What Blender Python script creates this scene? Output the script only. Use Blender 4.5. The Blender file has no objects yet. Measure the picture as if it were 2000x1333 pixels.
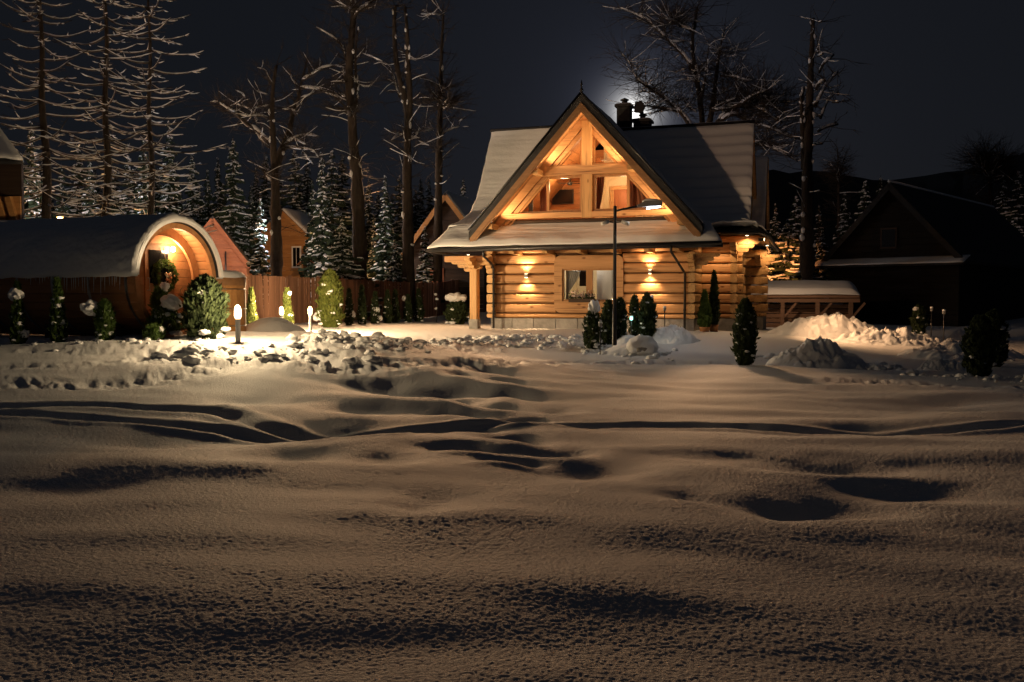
import bpy, math, random
import numpy as np
from mathutils import Vector, Matrix
S = bpy.context.scene
R = math.radians
random.seed(11)
rng = np.random.default_rng(11)
F = 1810.0                                   # focal length in pixels of the 2000 px wide photograph
HORIZON = 588.0
PITCH = math.atan((666.5 - HORIZON) / F)
CAM_Z = 1.0

# ------------------------------------------------------------------ camera
cd = bpy.data.cameras.new('camera')
cam = bpy.data.objects.new('camera', cd)
S.collection.objects.link(cam)
cam.location = (0, 0, CAM_Z)
cam.rotation_euler = (math.pi / 2 - PITCH, 0, 0)
cd.sensor_width = 36
cd.lens = 36 * F / 2000
cd.clip_start, cd.clip_end = 0.05, 2000
S.camera = cam


def ray(px, py):
    x, y = (px - 1000) / F, -(py - 666.5) / F
    return Vector((x, math.cos(PITCH) + y * math.sin(PITCH), -math.sin(PITCH) + y * math.cos(PITCH)))


def at(px, py, Y):
    r = ray(px, py)
    return Vector((0, 0, CAM_Z)) + r * (Y / r.y)


# ------------------------------------------------------------------ world: night sky with a hidden moon
W = bpy.data.worlds.new('World')
S.world = W
W.use_nodes = True
nt = W.node_tree
for n in list(nt.nodes):
    nt.nodes.remove(n)
MOON = ray(1238, 221).normalized()
MOON_EL, MOON_AZ = math.asin(MOON.z), math.atan2(MOON.x, MOON.y)
N, L = nt.nodes, nt.links
tc = N.new('ShaderNodeTexCoord')
dot = N.new('ShaderNodeVectorMath'); dot.operation = 'DOT_PRODUCT'
nrm = N.new('ShaderNodeVectorMath'); nrm.operation = 'NORMALIZE'
L.new(tc.outputs['Generated'], nrm.inputs[0])
L.new(nrm.outputs[0], dot.inputs[0])
dot.inputs[1].default_value = MOON
ac = N.new('ShaderNodeMath'); ac.operation = 'ARCCOSINE'
L.new(dot.outputs['Value'], ac.inputs[0])


def glow(scale, strength):
    m = N.new('ShaderNodeMath'); m.operation = 'MULTIPLY'; m.inputs[1].default_value = -1.0 / scale
    L.new(ac.outputs[0], m.inputs[0])
    e = N.new('ShaderNodeMath'); e.operation = 'EXPONENT'
    L.new(m.outputs[0], e.inputs[0])
    s = N.new('ShaderNodeMath'); s.operation = 'MULTIPLY'; s.inputs[1].default_value = strength
    L.new(e.outputs[0], s.inputs[0])
    return s


g1, g2, g3 = glow(0.0085, 3.6), glow(0.023, 0.17), glow(0.15, 0.013)
sky = N.new('ShaderNodeTexSky')
sky.sky_type = 'NISHITA'
sky.sun_disc = False
sky.sun_elevation = MOON_EL
sky.sun_rotation = MOON_AZ
bg0 = N.new('ShaderNodeBackground'); bg0.inputs['Strength'].default_value = 0.0001
L.new(sky.outputs[0], bg0.inputs['Color'])
bgs = [bg0]
for g, col in ((g1, (1, .97, .9, 1)), (g2, (.62, .68, 1, 1)), (g3, (.38, .50, 1, 1))):
    b = N.new('ShaderNodeBackground')
    b.inputs['Color'].default_value = col
    L.new(g.outputs[0], b.inputs['Strength'])
    bgs.append(b)
nb = N.new('ShaderNodeBackground')
nb.inputs['Color'].default_value = (.0060, .0069, .0092, 1)
nb.inputs['Strength'].default_value = 1.0
bgs.append(nb)
last = bgs[0]
for b in bgs[1:]:
    ad = N.new('ShaderNodeAddShader')
    L.new(last.outputs[0], ad.inputs[0]); L.new(b.outputs[0], ad.inputs[1])
    last = ad
wo = N.new('ShaderNodeOutputWorld')
L.new(last.outputs[0], wo.inputs['Surface'])

sl = bpy.data.lights.new('moonlight', 'SUN')
sl.energy = 0.03
sl.angle = R(0.5)
sl.color = (.7, .8, 1)
so = bpy.data.objects.new('moonlight', sl)
S.collection.objects.link(so)
so.rotation_euler = MOON.to_track_quat('Z', 'Y').to_euler()

S.view_settings.view_transform = 'Standard'
S.view_settings.look = 'None'
S.view_settings.exposure = 0
S.view_settings.gamma = 1
S.view_settings.use_curve_mapping = False
S.render.engine = 'CYCLES'
S.cycles.use_denoising = True
S.cycles.max_bounces = 6
S.cycles.diffuse_bounces = 3
S.cycles.glossy_bounces = 2
S.cycles.transparent_max_bounces = 12
S.cycles.sample_clamp_indirect = 4
S.cycles.caustics_reflective = False
S.cycles.caustics_refractive = False


# ------------------------------------------------------------------ helpers
def set_props(o, label=None, cat=None, group=None, kind=None):
    if label: o['label'] = label
    if cat: o['category'] = cat
    if group: o['group'] = group
    if kind: o['kind'] = kind
    return o


def thing(name, label, cat, loc=(0, 0, 0), rotz=0.0, group=None):
    o = bpy.data.objects.new(name, None)
    o.empty_display_size = .1
    S.collection.objects.link(o)
    o.location = loc
    o.rotation_euler = (0, 0, rotz)
    return set_props(o, label, cat, group)


def link_mesh(name, me, parent=None, loc=None, rot=None, scale=None):
    o = bpy.data.objects.new(name, me)
    S.collection.objects.link(o)
    if parent: o.parent = parent
    if loc is not None: o.location = loc
    if rot is not None: o.rotation_euler = rot
    if scale is not None: o.scale = scale
    return o


def dup(root, loc, rotz=0.0, scale=(1, 1, 1), label=None, group=None):
    r = root.copy(); S.collection.objects.link(r)
    r.location = loc; r.rotation_euler = (0, 0, rotz); r.scale = scale
    if label: r['label'] = label
    if group: r['group'] = group
    for ch in list(root.children):
        c = ch.copy(); S.collection.objects.link(c); c.parent = r
        for g in ch.children:
            d = g.copy(); S.collection.objects.link(d); d.parent = c
    return r


class MB:
    """collects geometry for one mesh object"""
    def __init__(s):
        s.v, s.f, s.m, s.n, s.sm = [], [], [], 0, []

    def add(s, v, f, mi=0, smooth=False):
        b = s.n
        s.v.extend([tuple(p) for p in v])
        s.n += len(v)
        for q in f:
            s.f.append(tuple(i + b for i in q)); s.m.append(mi); s.sm.append(smooth)
        return s

    def box(s, x0, x1, y0, y1, z0, z1, mi=0, M=None):
        v = [Vector(p) for p in ((x0, y0, z0), (x1, y0, z0), (x1, y1, z0), (x0, y1, z0), (x0, y0, z1), (x1, y0, z1), (x1, y1, z1), (x0, y1, z1))]
        if M is not None: v = [M @ p for p in v]
        return s.add(v, [(3, 2, 1, 0), (4, 5, 6, 7), (0, 1, 5, 4), (1, 2, 6, 5), (2, 3, 7, 6), (3, 0, 4, 7)], mi)

    def prism(s, poly, a0, a1, axis='x', mi=0, smooth=False):
        """poly in the two other axes (counter-clockwise), extruded along axis"""
        k = len(poly)
        def P(a, p):
            return {'x': (a, p[0], p[1]), 'y': (p[0], a, p[1]), 'z': (p[0], p[1], a)}[axis]
        v = [P(a0, p) for p in poly] + [P(a1, p) for p in poly]
        f = [(i, (i + 1) % k, k + (i + 1) % k, k + i) for i in range(k)]
        f += [tuple(range(k - 1, -1, -1)), tuple(range(k, 2 * k))]
        return s.add(v, f, mi, smooth)

    def beam(s, p, q, w, h, up=(0, 0, 1), mi=0):
        """bar from p to q, w across, h along up"""
        p, q, up = Vector(p), Vector(q), Vector(up)
        d = (q - p).normalized()
        sd = d.cross(up).normalized()
        u2 = sd.cross(d).normalized()
        v = []
        for c in (p, q):
            for a, b in ((-1, -1), (1, -1), (1, 1), (-1, 1)):
                v.append(c + sd * (a * w / 2) + u2 * (b * h / 2))
        return s.add(v, [(0, 1, 2, 3), (7, 6, 5, 4), (0, 4, 5, 1), (1, 5, 6, 2), (2, 6, 7, 3), (3, 7, 4, 0)], mi)

    def tube(s, pts, rad, n=6, mi=0, smooth=True, cap=True):
        pts = [Vector(p) for p in pts]
        k = len(pts)
        if not hasattr(rad, '__len__'): rad = [rad] * k
        d0 = (pts[1] - pts[0]).normalized()
        ref = Vector((0, 0, 1)) if abs(d0.z) < .9 else Vector((1, 0, 0))
        v = []
        for i, p in enumerate(pts):
            d = (pts[min(i + 1, k - 1)] - pts[max(i - 1, 0)])
            d = d.normalized() if d.length > 1e-9 else d0
            a = d.cross(ref)
            a = a.normalized() if a.length > 1e-6 else Vector((1, 0, 0))
            b = a.cross(d).normalized()
            for j in range(n):
                t = 2 * math.pi * j / n
                v.append(p + (a * math.cos(t) + b * math.sin(t)) * rad[i])
        f = []
        for i in range(k - 1):
            for j in range(n):
                f.append((i * n + j, i * n + (j + 1) % n, (i + 1) * n + (j + 1) % n, (i + 1) * n + j))
        if cap:
            f.append(tuple(range(n - 1, -1, -1))); f.append(tuple(range((k - 1) * n, k * n)))
        return s.add(v, f, mi, smooth)

    def lathe(s, prof, n=16, mi=0, smooth=True, c=(0, 0, 0)):
        v, f = [], []
        for r, z in prof:
            for j in range(n):
                t = 2 * math.pi * j / n
                v.append((c[0] + r * math.cos(t), c[1] + r * math.sin(t), c[2] + z))
        k = len(prof)
        for i in range(k - 1):
            for j in range(n):
                f.append((i * n + j, i * n + (j + 1) % n, (i + 1) * n + (j + 1) % n, (i + 1) * n + j))
        f.append(tuple(range(n - 1, -1, -1))); f.append(tuple(range((k - 1) * n, k * n)))
        return s.add(v, f, mi, smooth)

    def mesh(s, name, mats):
        me = bpy.data.meshes.new(name)
        me.from_pydata(s.v, [], s.f)
        if not isinstance(mats, (list, tuple)): mats = [mats]
        for m in mats: me.materials.append(m)
        me.polygons.foreach_set('material_index', s.m)
        me.polygons.foreach_set('use_smooth', s.sm)
        me.update()
        return me

    def build(s, name, mats, parent=None, loc=None, rot=None):
        return link_mesh(name, s.mesh(name, mats), parent, loc, rot)


def grid_mesh(name, P, mat, smooth=True, wrap=False):
    """P: array (rows, cols, 3)"""
    r, c = P.shape[:2]
    me = bpy.data.meshes.new(name)
    v = P.reshape(-1, 3).astype(np.float32)
    i = np.arange(r * c).reshape(r, c)
    if wrap:
        i = np.concatenate([i, i[:, :1]], 1)
    q = np.stack([i[:-1, :-1], i[:-1, 1:], i[1:, 1:], i[1:, :-1]], -1).reshape(-1, 4)
    me.vertices.add(len(v)); me.vertices.foreach_set('co', v.ravel())
    me.loops.add(q.size); me.loops.foreach_set('vertex_index', q.ravel().astype(np.int32))
    me.polygons.add(len(q))
    me.polygons.foreach_set('loop_start', np.arange(0, q.size, 4, dtype=np.int32))
    me.polygons.foreach_set('loop_total', np.full(len(q), 4, np.int32))
    me.polygons.foreach_set('use_smooth', np.full(len(q), smooth))
    me.update(calc_edges=True); me.validate()
    me.materials.append(mat)
    return me


def quads_mesh(name, V, mats, mi=None, smooth=False, n=4):
    """V: (k, n, 3) loose faces"""
    k = len(V)
    me = bpy.data.meshes.new(name)
    me.vertices.add(k * n); me.vertices.foreach_set('co', V.reshape(-1, 3).astype(np.float32).ravel())
    me.loops.add(k * n); me.loops.foreach_set('vertex_index', np.arange(k * n, dtype=np.int32))
    me.polygons.add(k)
    me.polygons.foreach_set('loop_start', np.arange(0, k * n, n, dtype=np.int32))
    me.polygons.foreach_set('loop_total', np.full(k, n, np.int32))
    if mi is not None: me.polygons.foreach_set('material_index', np.asarray(mi, np.int32))
    me.polygons.foreach_set('use_smooth', np.full(k, smooth))
    me.update(calc_edges=True)
    for m in (mats if isinstance(mats, (list, tuple)) else [mats]): me.materials.append(m)
    return me


# ---- numpy noise
_perm = rng.permutation(512)
_G = rng.normal(size=(512, 2)); _G /= np.linalg.norm(_G, axis=1)[:, None]
_perm = np.concatenate([_perm, _perm])


def pnoise(x, y):
    xi, yi = np.floor(x).astype(int), np.floor(y).astype(int)
    xf, yf = x - xi, y - yi
    u, v = xf * xf * xf * (xf * (xf * 6 - 15) + 10), yf * yf * yf * (yf * (yf * 6 - 15) + 10)
    def g(i, j):
        h = _perm[(_perm[(xi + i) & 511] + (yi + j)) & 511]
        q = _G[h]
        return q[..., 0] * (xf - i) + q[..., 1] * (yf - j)
    a, b, c, d = g(0, 0), g(1, 0), g(0, 1), g(1, 1)
    return (a * (1 - u) + b * u) * (1 - v) + (c * (1 - u) + d * u) * v


def fbm(x, y, o=4):
    t, a = 0, 1.0
    for i in range(o):
        t = t + a * pnoise(x + 17.3 * i, y - 9.1 * i); x, y, a = x * 2.03, y * 2.03, a * .5
    return t


# ------------------------------------------------------------------ materials
def mat(name, base=(.5, .5, .5), rough=.7, metal=0.0, spec=.3):
    m = bpy.data.materials.new(name); m.use_nodes = True
    b = m.node_tree.nodes['Principled BSDF']
    b.inputs['Base Color'].default_value = (*base, 1)
    b.inputs['Roughness'].default_value = rough
    b.inputs['Metallic'].default_value = metal
    b.inputs['Specular IOR Level'].default_value = spec
    return m


def noisy(name, c0, c1, scale=(4, 4, 4), rough=.7, detail=5, bump=0.0, bumpd=.02, spec=.3, lo=.3, hi=.7, rnd=0.0, metal=0.0):
    m = mat(name, c0, rough, metal, spec)
    t = m.node_tree; b = t.nodes['Principled BSDF']
    co = t.nodes.new('ShaderNodeTexCoord')
    mp = t.nodes.new('ShaderNodeMapping'); mp.inputs['Scale'].default_value = scale
    t.links.new(co.outputs['Object'], mp.inputs['Vector'])
    oi = t.nodes.new('ShaderNodeObjectInfo')
    om = t.nodes.new('ShaderNodeMath'); om.operation = 'MULTIPLY'; om.inputs[1].default_value = 37.0
    t.links.new(oi.outputs['Random'], om.inputs[0])
    av = t.nodes.new('ShaderNodeVectorMath'); av.operation = 'ADD'
    t.links.new(mp.outputs[0], av.inputs[0]); t.links.new(om.outputs[0], av.inputs[1])
    nz = t.nodes.new('ShaderNodeTexNoise'); nz.inputs['Detail'].default_value = detail; nz.inputs['Scale'].default_value = 1
    nz.inputs['Roughness'].default_value = .6
    t.links.new(av.outputs[0], nz.inputs['Vector'])
    rp = t.nodes.new('ShaderNodeValToRGB')
    rp.color_ramp.elements[0].position = lo; rp.color_ramp.elements[1].position = hi
    rp.color_ramp.elements[0].color = (*c0, 1); rp.color_ramp.elements[1].color = (*c1, 1)
    t.links.new(nz.outputs['Fac'], rp.inputs[0])
    out = rp.outputs[0]
    if rnd:
        hs = t.nodes.new('ShaderNodeHueSaturation')
        mr = t.nodes.new('ShaderNodeMapRange'); mr.inputs['To Min'].default_value = 1 - rnd; mr.inputs['To Max'].default_value = 1 + rnd
        t.links.new(oi.outputs['Random'], mr.inputs['Value'])
        t.links.new(mr.outputs[0], hs.inputs['Value']); t.links.new(out, hs.inputs['Color'])
        out = hs.outputs[0]
    t.links.new(out, b.inputs['Base Color'])
    if bump:
        bp = t.nodes.new('ShaderNodeBump'); bp.inputs['Strength'].default_value = bump; bp.inputs['Distance'].default_value = bumpd
        t.links.new(nz.outputs['Fac'], bp.inputs['Height']); t.links.new(bp.outputs[0], b.inputs['Normal'])
    return m


def emit(name, col, strength):
    m = mat(name, col)
    b = m.node_tree.nodes['Principled BSDF']
    b.inputs['Emission Color'].default_value = (*col, 1)
    b.inputs['Emission Strength'].default_value = strength
    return m


def wood(name, c0, c1, axis, rough=.55, rnd=.12, knots=True):
    sc = [9, 9, 9]; sc['xyz'.index(axis)] = .55
    m = noisy(name, c0, c1, tuple(sc), rough, 6, .35, .01, .3, .28, .72, rnd)
    if knots:                                     # knots, and dark drying cracks along the grain
        t = m.node_tree; b = t.nodes['Principled BSDF']
        src = b.inputs['Base Color'].links[0].from_socket
        vo = t.nodes.new('ShaderNodeTexVoronoi'); vo.inputs['Scale'].default_value = 1
        mp = t.nodes.new('ShaderNodeMapping')
        s2 = [3.6, 3.6, 3.6]; s2['xyz'.index(axis)] = 1.7
        mp.inputs['Scale'].default_value = s2
        co = t.nodes.new('ShaderNodeTexCoord'); t.links.new(co.outputs['Object'], mp.inputs[0]); t.links.new(mp.outputs[0], vo.inputs['Vector'])
        rp = t.nodes.new('ShaderNodeValToRGB'); rp.color_ramp.elements[0].position = .05; rp.color_ramp.elements[1].position = .16
        rp.color_ramp.elements[0].color = (.35, .25, .2, 1); rp.color_ramp.elements[1].color = (1, 1, 1, 1)
        t.links.new(vo.outputs['Distance'], rp.inputs[0])
        mx = t.nodes.new('ShaderNodeMix'); mx.data_type = 'RGBA'; mx.blend_type = 'MULTIPLY'; mx.inputs[0].default_value = 1
        t.links.new(src, mx.inputs[6]); t.links.new(rp.outputs[0], mx.inputs[7])
        nz2 = t.nodes.new('ShaderNodeTexNoise'); nz2.inputs['Scale'].default_value = 1; nz2.inputs['Detail'].default_value = 3
        mp2 = t.nodes.new('ShaderNodeMapping'); s3 = [26, 26, 26]; s3['xyz'.index(axis)] = .8; mp2.inputs['Scale'].default_value = s3
        t.links.new(co.outputs['Object'], mp2.inputs[0]); t.links.new(mp2.outputs[0], nz2.inputs['Vector'])
        r2 = t.nodes.new('ShaderNodeValToRGB')
        for e_, (p_, c_) in zip(r2.color_ramp.elements, ((.33, .35), (.42, 1))): e_.position = p_; e_.color = (c_, c_ * (.9 if c_ < 1 else 1), c_ * (.85 if c_ < 1 else 1), 1)
        t.links.new(nz2.outputs['Fac'], r2.inputs[0])
        mx2 = t.nodes.new('ShaderNodeMix'); mx2.data_type = 'RGBA'; mx2.blend_type = 'MULTIPLY'; mx2.inputs[0].default_value = .8
        t.links.new(mx.outputs[2], mx2.inputs[6]); t.links.new(r2.outputs[0], mx2.inputs[7])
        t.links.new(mx2.outputs[2], b.inputs['Base Color'])
    return m


def snow_mat(name, scale, strength, dist, glint=False):
    m = mat(name, (.80, .81, .83), .65, 0, .25)
    t = m.node_tree; b = t.nodes['Principled BSDF']
    co = t.nodes.new('ShaderNodeTexCoord')
    nz = t.nodes.new('ShaderNodeTexNoise'); nz.inputs['Scale'].default_value = scale; nz.inputs['Detail'].default_value = 6; nz.inputs['Roughness'].default_value = .68
    if glint:                                     # wind-combed: grains drawn out across the view
        mp = t.nodes.new('ShaderNodeMapping'); mp.inputs['Scale'].default_value = (.62, 1.15, 1)
        t.links.new(co.outputs['Object'], mp.inputs[0]); t.links.new(mp.outputs[0], nz.inputs['Vector'])
    else:
        t.links.new(co.outputs['Object'], nz.inputs['Vector'])
    bp = t.nodes.new('ShaderNodeBump'); bp.inputs['Strength'].default_value = strength; bp.inputs['Distance'].default_value = dist
    t.links.new(nz.outputs['Fac'], bp.inputs['Height'])
    t.links.new(bp.outputs[0], b.inputs['Normal'])
    return m


M = {}
M['snow'] = snow_mat('snow', 9, .5, .05)
M['field'] = snow_mat('field_snow', 45, .8, .03, True)
M['roofsnow'] = snow_mat('roof_snow', 6, .35, .04)
M['log'] = wood('log_wood', (.46, .235, .095), (.62, .35, .16), 'x', .55, .2)
M['logz'] = wood('post_wood', (.46, .25, .095), (.62, .37, .16), 'z')
M['logy'] = wood('beam_end_wood', (.48, .27, .10), (.62, .38, .17), 'y')
M['sash'] = wood('sash_wood', (.30, .14, .05), (.42, .21, .08), 'z', .4, .05, False)
M['room'] = wood('room_wood', (.42, .17, .06), (.55, .25, .09), 'x')
M['fascia'] = wood('fascia_wood', (.20, .10, .045), (.30, .16, .07), 'x', .6, .05, False)
M['chink'] = noisy('joint_wool', (.06, .03, .014), (.10, .05, .022), (20, 20, 20), .9)
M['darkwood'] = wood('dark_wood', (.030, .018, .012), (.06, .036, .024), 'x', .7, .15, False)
M['barrelwood'] = wood('barrel_wood', (.30, .135, .055), (.43, .21, .09), 'x', .55, .12, False)
M['fence'] = wood('fence_wood', (.22, .11, .07), (.33, .17, .105), 'z', .7, .25, False)
M['redwood'] = wood('red_boards', (.20, .07, .035), (.30, .11, .05), 'x', .7, .1, False)
M['cottage'] = wood('cottage_boards', (.34, .16, .055), (.48, .25, .09), 'x', .7, .1, False)
M['shed'] = wood('shed_wood', (.16, .095, .06), (.25, .15, .10), 'x', .8, .2, False)
M['shingle'] = noisy('shingle', (.016, .016, .018), (.035, .034, .036), (6, 6, 6), .75, 4, .3, .01)
M['black'] = noisy('black_metal', (.012, .012, .013), (.022, .022, .024), (8, 8, 8), .38, 3, 0, 0, .5)
M['steel'] = noisy('band_steel', (.35, .34, .32), (.5, .48, .45), (7, 7, 7), .3, 3, 0, 0, .5, metal=1.0)
M['grey'] = noisy('grey_metal', (.22, .22, .23), (.32, .32, .33), (7, 7, 7), .45, 3, 0, 0, .5)
M['stone'] = noisy('stone_plinth', (.20, .19, .18), (.36, .34, .32), (5, 5, 5), .9, 6, .6, .03, .2, .3, .7, .12)
M['bark'] = noisy('bark', (.022, .017, .013), (.06, .046, .035), (9, 9, 2.5), .95, 6, .8, .04)
M['birchbark'] = noisy('grey_bark', (.03, .026, .021), (.075, .064, .05), (7, 7, 2), .95, 6, .8, .04)
M['needle'] = noisy('needles', (.010, .018, .010), (.028, .044, .022), (3, 3, 3), .8, 4, 0, 0, .2, .3, .7, .2)
M['thuja'] = noisy('thuja_leaf', (.045, .085, .020), (.10, .16, .036), (6, 6, 6), .7, 4, 0, 0, .2, .3, .7, .15)
M['thujay'] = noisy('golden_thuja_leaf', (.07, .095, .018), (.135, .145, .03), (6, 6, 6), .7, 4, 0, 0, .2)
M['thujad'] = noisy('dark_thuja_leaf', (.020, .034, .014), (.055, .075, .030), (6, 6, 6), .75, 4, 0, 0, .2)
M['terra'] = noisy('terracotta', (.38, .17, .07), (.5, .25, .11), (6, 6, 6), .8, 4, .2, .01)
M['white'] = noisy('white_paint', (.72, .70, .66), (.80, .78, .74), (3, 3, 3), .6)
M['cream'] = noisy('cream_plaster', (.70, .58, .38), (.76, .64, .44), (3, 3, 3), .8)
M['curtain'] = noisy('curtain_cloth', (.36, .13, .07), (.44, .18, .09), (12, 12, 1), .9)
M['lace'] = noisy('white_curtain', (.66, .63, .58), (.76, .73, .68), (14, 14, 1), .9)
M['door'] = wood('inner_door', (.34, .12, .05), (.42, .16, .07), 'z', .5, .05, False)
M['screen'] = mat('screen_glass', (.008, .008, .01), .15, 0, .5)
M['ribbon'] = noisy('ribbon', (.62, .47, .32), (.7, .55, .4), (8, 8, 8), .8)
M['berry'] = noisy('dried_fruit', (.45, .16, .07), (.55, .24, .1), (8, 8, 8), .7)
M['ice'] = mat('ice', (.75, .8, .82), .12, 0, .5)
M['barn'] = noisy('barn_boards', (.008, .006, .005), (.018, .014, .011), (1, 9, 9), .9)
M['hill'] = noisy('forested_hill', (.008, .010, .008), (.02, .024, .02), (.2, .2, .2), .95, 6)
M['lens'] = emit('lamp_glow', (1, .74, .42), 4)
M['lensw'] = emit('white_lens', (.9, .95, 1), 7)
M['lenso'] = emit('sodium_glow', (1, .45, .12), 60)
M['lensg'] = emit('green_led', (.45, 1, .85), 2.0)
M['spot'] = emit('spot_glow', (1, .78, .45), 14)

for kx in ('thuja', 'thujay', 'thujad'):           # leaves let some light through
    t = M[kx].node_tree; b = t.nodes['Principled BSDF']
    tl = t.nodes.new('ShaderNodeBsdfTranslucent'); ms_ = t.nodes.new('ShaderNodeMixShader'); ms_.inputs[0].default_value = .4
    t.links.new(b.inputs['Base Color'].links[0].from_socket, tl.inputs['Color'])
    t.links.new(b.outputs[0], ms_.inputs[1]); t.links.new(tl.outputs[0], ms_.inputs[2])
    t.links.new(ms_.outputs[0], t.nodes['Material Output'].inputs['Surface'])
gm = bpy.data.materials.new('window_glass'); gm.use_nodes = True
t = gm.node_tree
t.nodes.remove(t.nodes['Principled BSDF'])
tr = t.nodes.new('ShaderNodeBsdfTransparent'); tr.inputs[0].default_value = (.93, .95, .95, 1)
gl = t.nodes.new('ShaderNodeBsdfGlossy'); gl.inputs['Roughness'].default_value = .02
fr = t.nodes.new('ShaderNodeFresnel'); fr.inputs['IOR'].default_value = 1.35
mx = t.nodes.new('ShaderNodeMixShader')
t.links.new(fr.outputs[0], mx.inputs[0]); t.links.new(tr.outputs[0], mx.inputs[1]); t.links.new(gl.outputs[0], mx.inputs[2])
t.links.new(mx.outputs[0], t.nodes['Material Output'].inputs['Surface'])
M['glass'] = gm

WARM = (1, .62, .30)


def lamp(kind, loc, energy, color=WARM, size=.05, aim=None, cone=60, blend=.5, parent=None, name='bulb'):
    d = bpy.data.lights.new(name, kind)
    d.energy = energy; d.color = color
    if kind in ('POINT', 'SPOT'): d.shadow_soft_size = size
    if kind == 'SPOT': d.spot_size = R(cone); d.spot_blend = blend
    o = bpy.data.objects.new(name, d)
    S.collection.objects.link(o)
    o.location = loc
    if aim is not None:
        o.rotation_euler = (Vector(aim) - Vector(loc)).to_track_quat('-Z', 'Y').to_euler()
    if parent: o.parent = parent
    return o


# ------------------------------------------------------------------ the ground
CP = np.array([
    (0, -6, -.65), (-12, -4, -.65), (12, -4, -.65), (0, 2, -.98), (-10, 4, -.86), (10, 4, -1.15), (3.2, 6, -.85), (-3, 6, -.76), (0, 8, -.67), (0, 14, -.62), (-4, 10, -.6), (6, 10, -.70),
    (10, 16, -.62), (2, 20, -.58), (6, 22, -.58), (-2, 23.5, -.33), (-12, 10, -.5), (-8, 13, -.40), (-5, 14.5, -.36), (-5.3, 16.7, .24), (-8.5, 16, .06), (-10, 17, .15), (-6.5, 17.6, .27),
    (-4, 19, .26), (-3, 22.5, .10), (-8, 22, .2), (-14, 22, .25), (-15, 15, .05), (-1, 30, -.04), (3, 29.3, .0), (6, 28.6, -.05), (0, 33, .05), (5, 33, .05),
    (3, 26, -.38), (0, 27, -.25), (9, 31, -.12), (9, 26, -.5), (14, 31, -.36), (14, 24, -.62), (18, 28, -.55), (20, 20, -.62), (13, 38, -.2), (22, 36, -.3),
    (-7, 35, .1), (-5, 42, .1), (-3, 50, .2), (-20, 40, .3), (-20, 60, 1.8), (0, 60, 1.5), (-10, 75, 2.8), (20, 50, 0), (30, 60, .5), (40, 40, 0),
    (-40, 30, .3), (-40, 80, 3), (40, 90, 1.5), (0, 95, 2.8)])


def _tps(d2):
    return .5 * d2 * np.log(d2 + 1e-9)


_A = _tps(((CP[:, None, :2] - CP[None, :, :2]) ** 2).sum(-1)) + np.eye(len(CP)) * 2.0
_Pm = np.c_[np.ones(len(CP)), CP[:, :2]]
_sol = np.linalg.solve(np.block([[_A, _Pm], [_Pm.T, np.zeros((3, 3))]]), np.r_[CP[:, 2], 0, 0, 0])


def base_ground(X, Y):
    X, Y = np.asarray(X, float), np.asarray(Y, float)
    sh = X.shape
    x, y = X.ravel(), Y.ravel()
    xc, yc = np.clip(x, -45, 45), np.clip(y, -8, 95)
    z = _sol[-3] + _sol[-2] * xc + _sol[-1] * yc
    for i in range(len(CP)):
        z = z + _sol[i] * _tps((xc - CP[i, 0]) ** 2 + (yc - CP[i, 1]) ** 2)
    return z.reshape(sh)


def gz(x, y):
    return float(base_ground(np.array([x]), np.array([y]))[0])


def on_ground(px, py, z=-.62):
    r = ray(px, py)
    k = (z - CAM_Z) / r.z
    return r.x * k, r.y * k


# hollows of the field: centre pixel, width and height in pixels, depth in metres
HOLLOWS = [(1590, 988, 270, 36, .12), (1790, 955, 250, 26, .09), (1335, 962, 160, 28, .06), (1160, 912, 200, 34, .09), (1430, 893, 520, 26, .07),
           (840, 972, 160, 36, .07), (560, 880, 170, 36, .10), (640, 835, 330, 26, .13),
           (770, 888, 220, 26, .08), (800, 750, 130, 18, .11), (870, 772, 160, 17, .11), (975, 722, 70, 6, .09), (900, 731, 80, 6, .09), (990, 742, 80, 7, .10), (880, 754, 100, 8, .11), (985, 766, 90, 8, .11), (865, 779, 120, 9, .12), (985, 792, 90, 9, .11),
           (895, 807, 120, 10, .12), (1005, 820, 100, 10, .11), (910, 838, 120, 10, .11), (1010, 854, 110, 11, .11), (925, 872, 120, 12, .11), (1015, 892, 110, 13, .11), (745, 742, 150, 9, .09), (720, 800, 170, 12, .08), (1080, 800, 110, 9, .07),
           (1090, 872, 140, 20, .10),
           (1130, 828, 240, 15, .09), (700, 748, 180, 13, .07), (1700, 838, 320, 18, .10), (1870, 790, 320, 24, .12), (1500, 712, 160, 8, .07),
           (620, 700, 120, 8, .08), (1000, 727, 200, 10, .07), (1620, 905, 380, 26, .08), (300, 850, 500, 40, .10), (100, 960, 300, 50, .05),
           (1050, 770, 160, 12, .06), (1250, 760, 240, 13, .05),
           (480, 780, 200, 14, .07), (1350, 735, 200, 10, .05)]
FURROWS = [([(0, 798), (250, 800), (430, 806), (640, 838), (800, 834), (1000, 828), (1250, 830), (1500, 836), (1750, 842), (2000, 836)], .12, .055),
           ([(0, 812), (250, 822), (430, 828), (600, 848), (760, 852)], .10, .045)]
ROUGH = [([(0, 757), (150, 752), (300, 742), (420, 728), (520, 716)], .30, .06), ([(0, 716), (150, 712), (300, 700), (470, 694)], .3, .03),
         ([(330, 700), (480, 696), (620, 690)], .5, .06), ([(620, 722), (760, 716), (900, 712), (1100, 708), (1320, 708), (1480, 712)], .35, .07),
         ([(0, 684), (150, 682), (330, 684)], .3, .03), ([(1650, 745), (1800, 752), (2000, 760)], .35, .07)]


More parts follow.
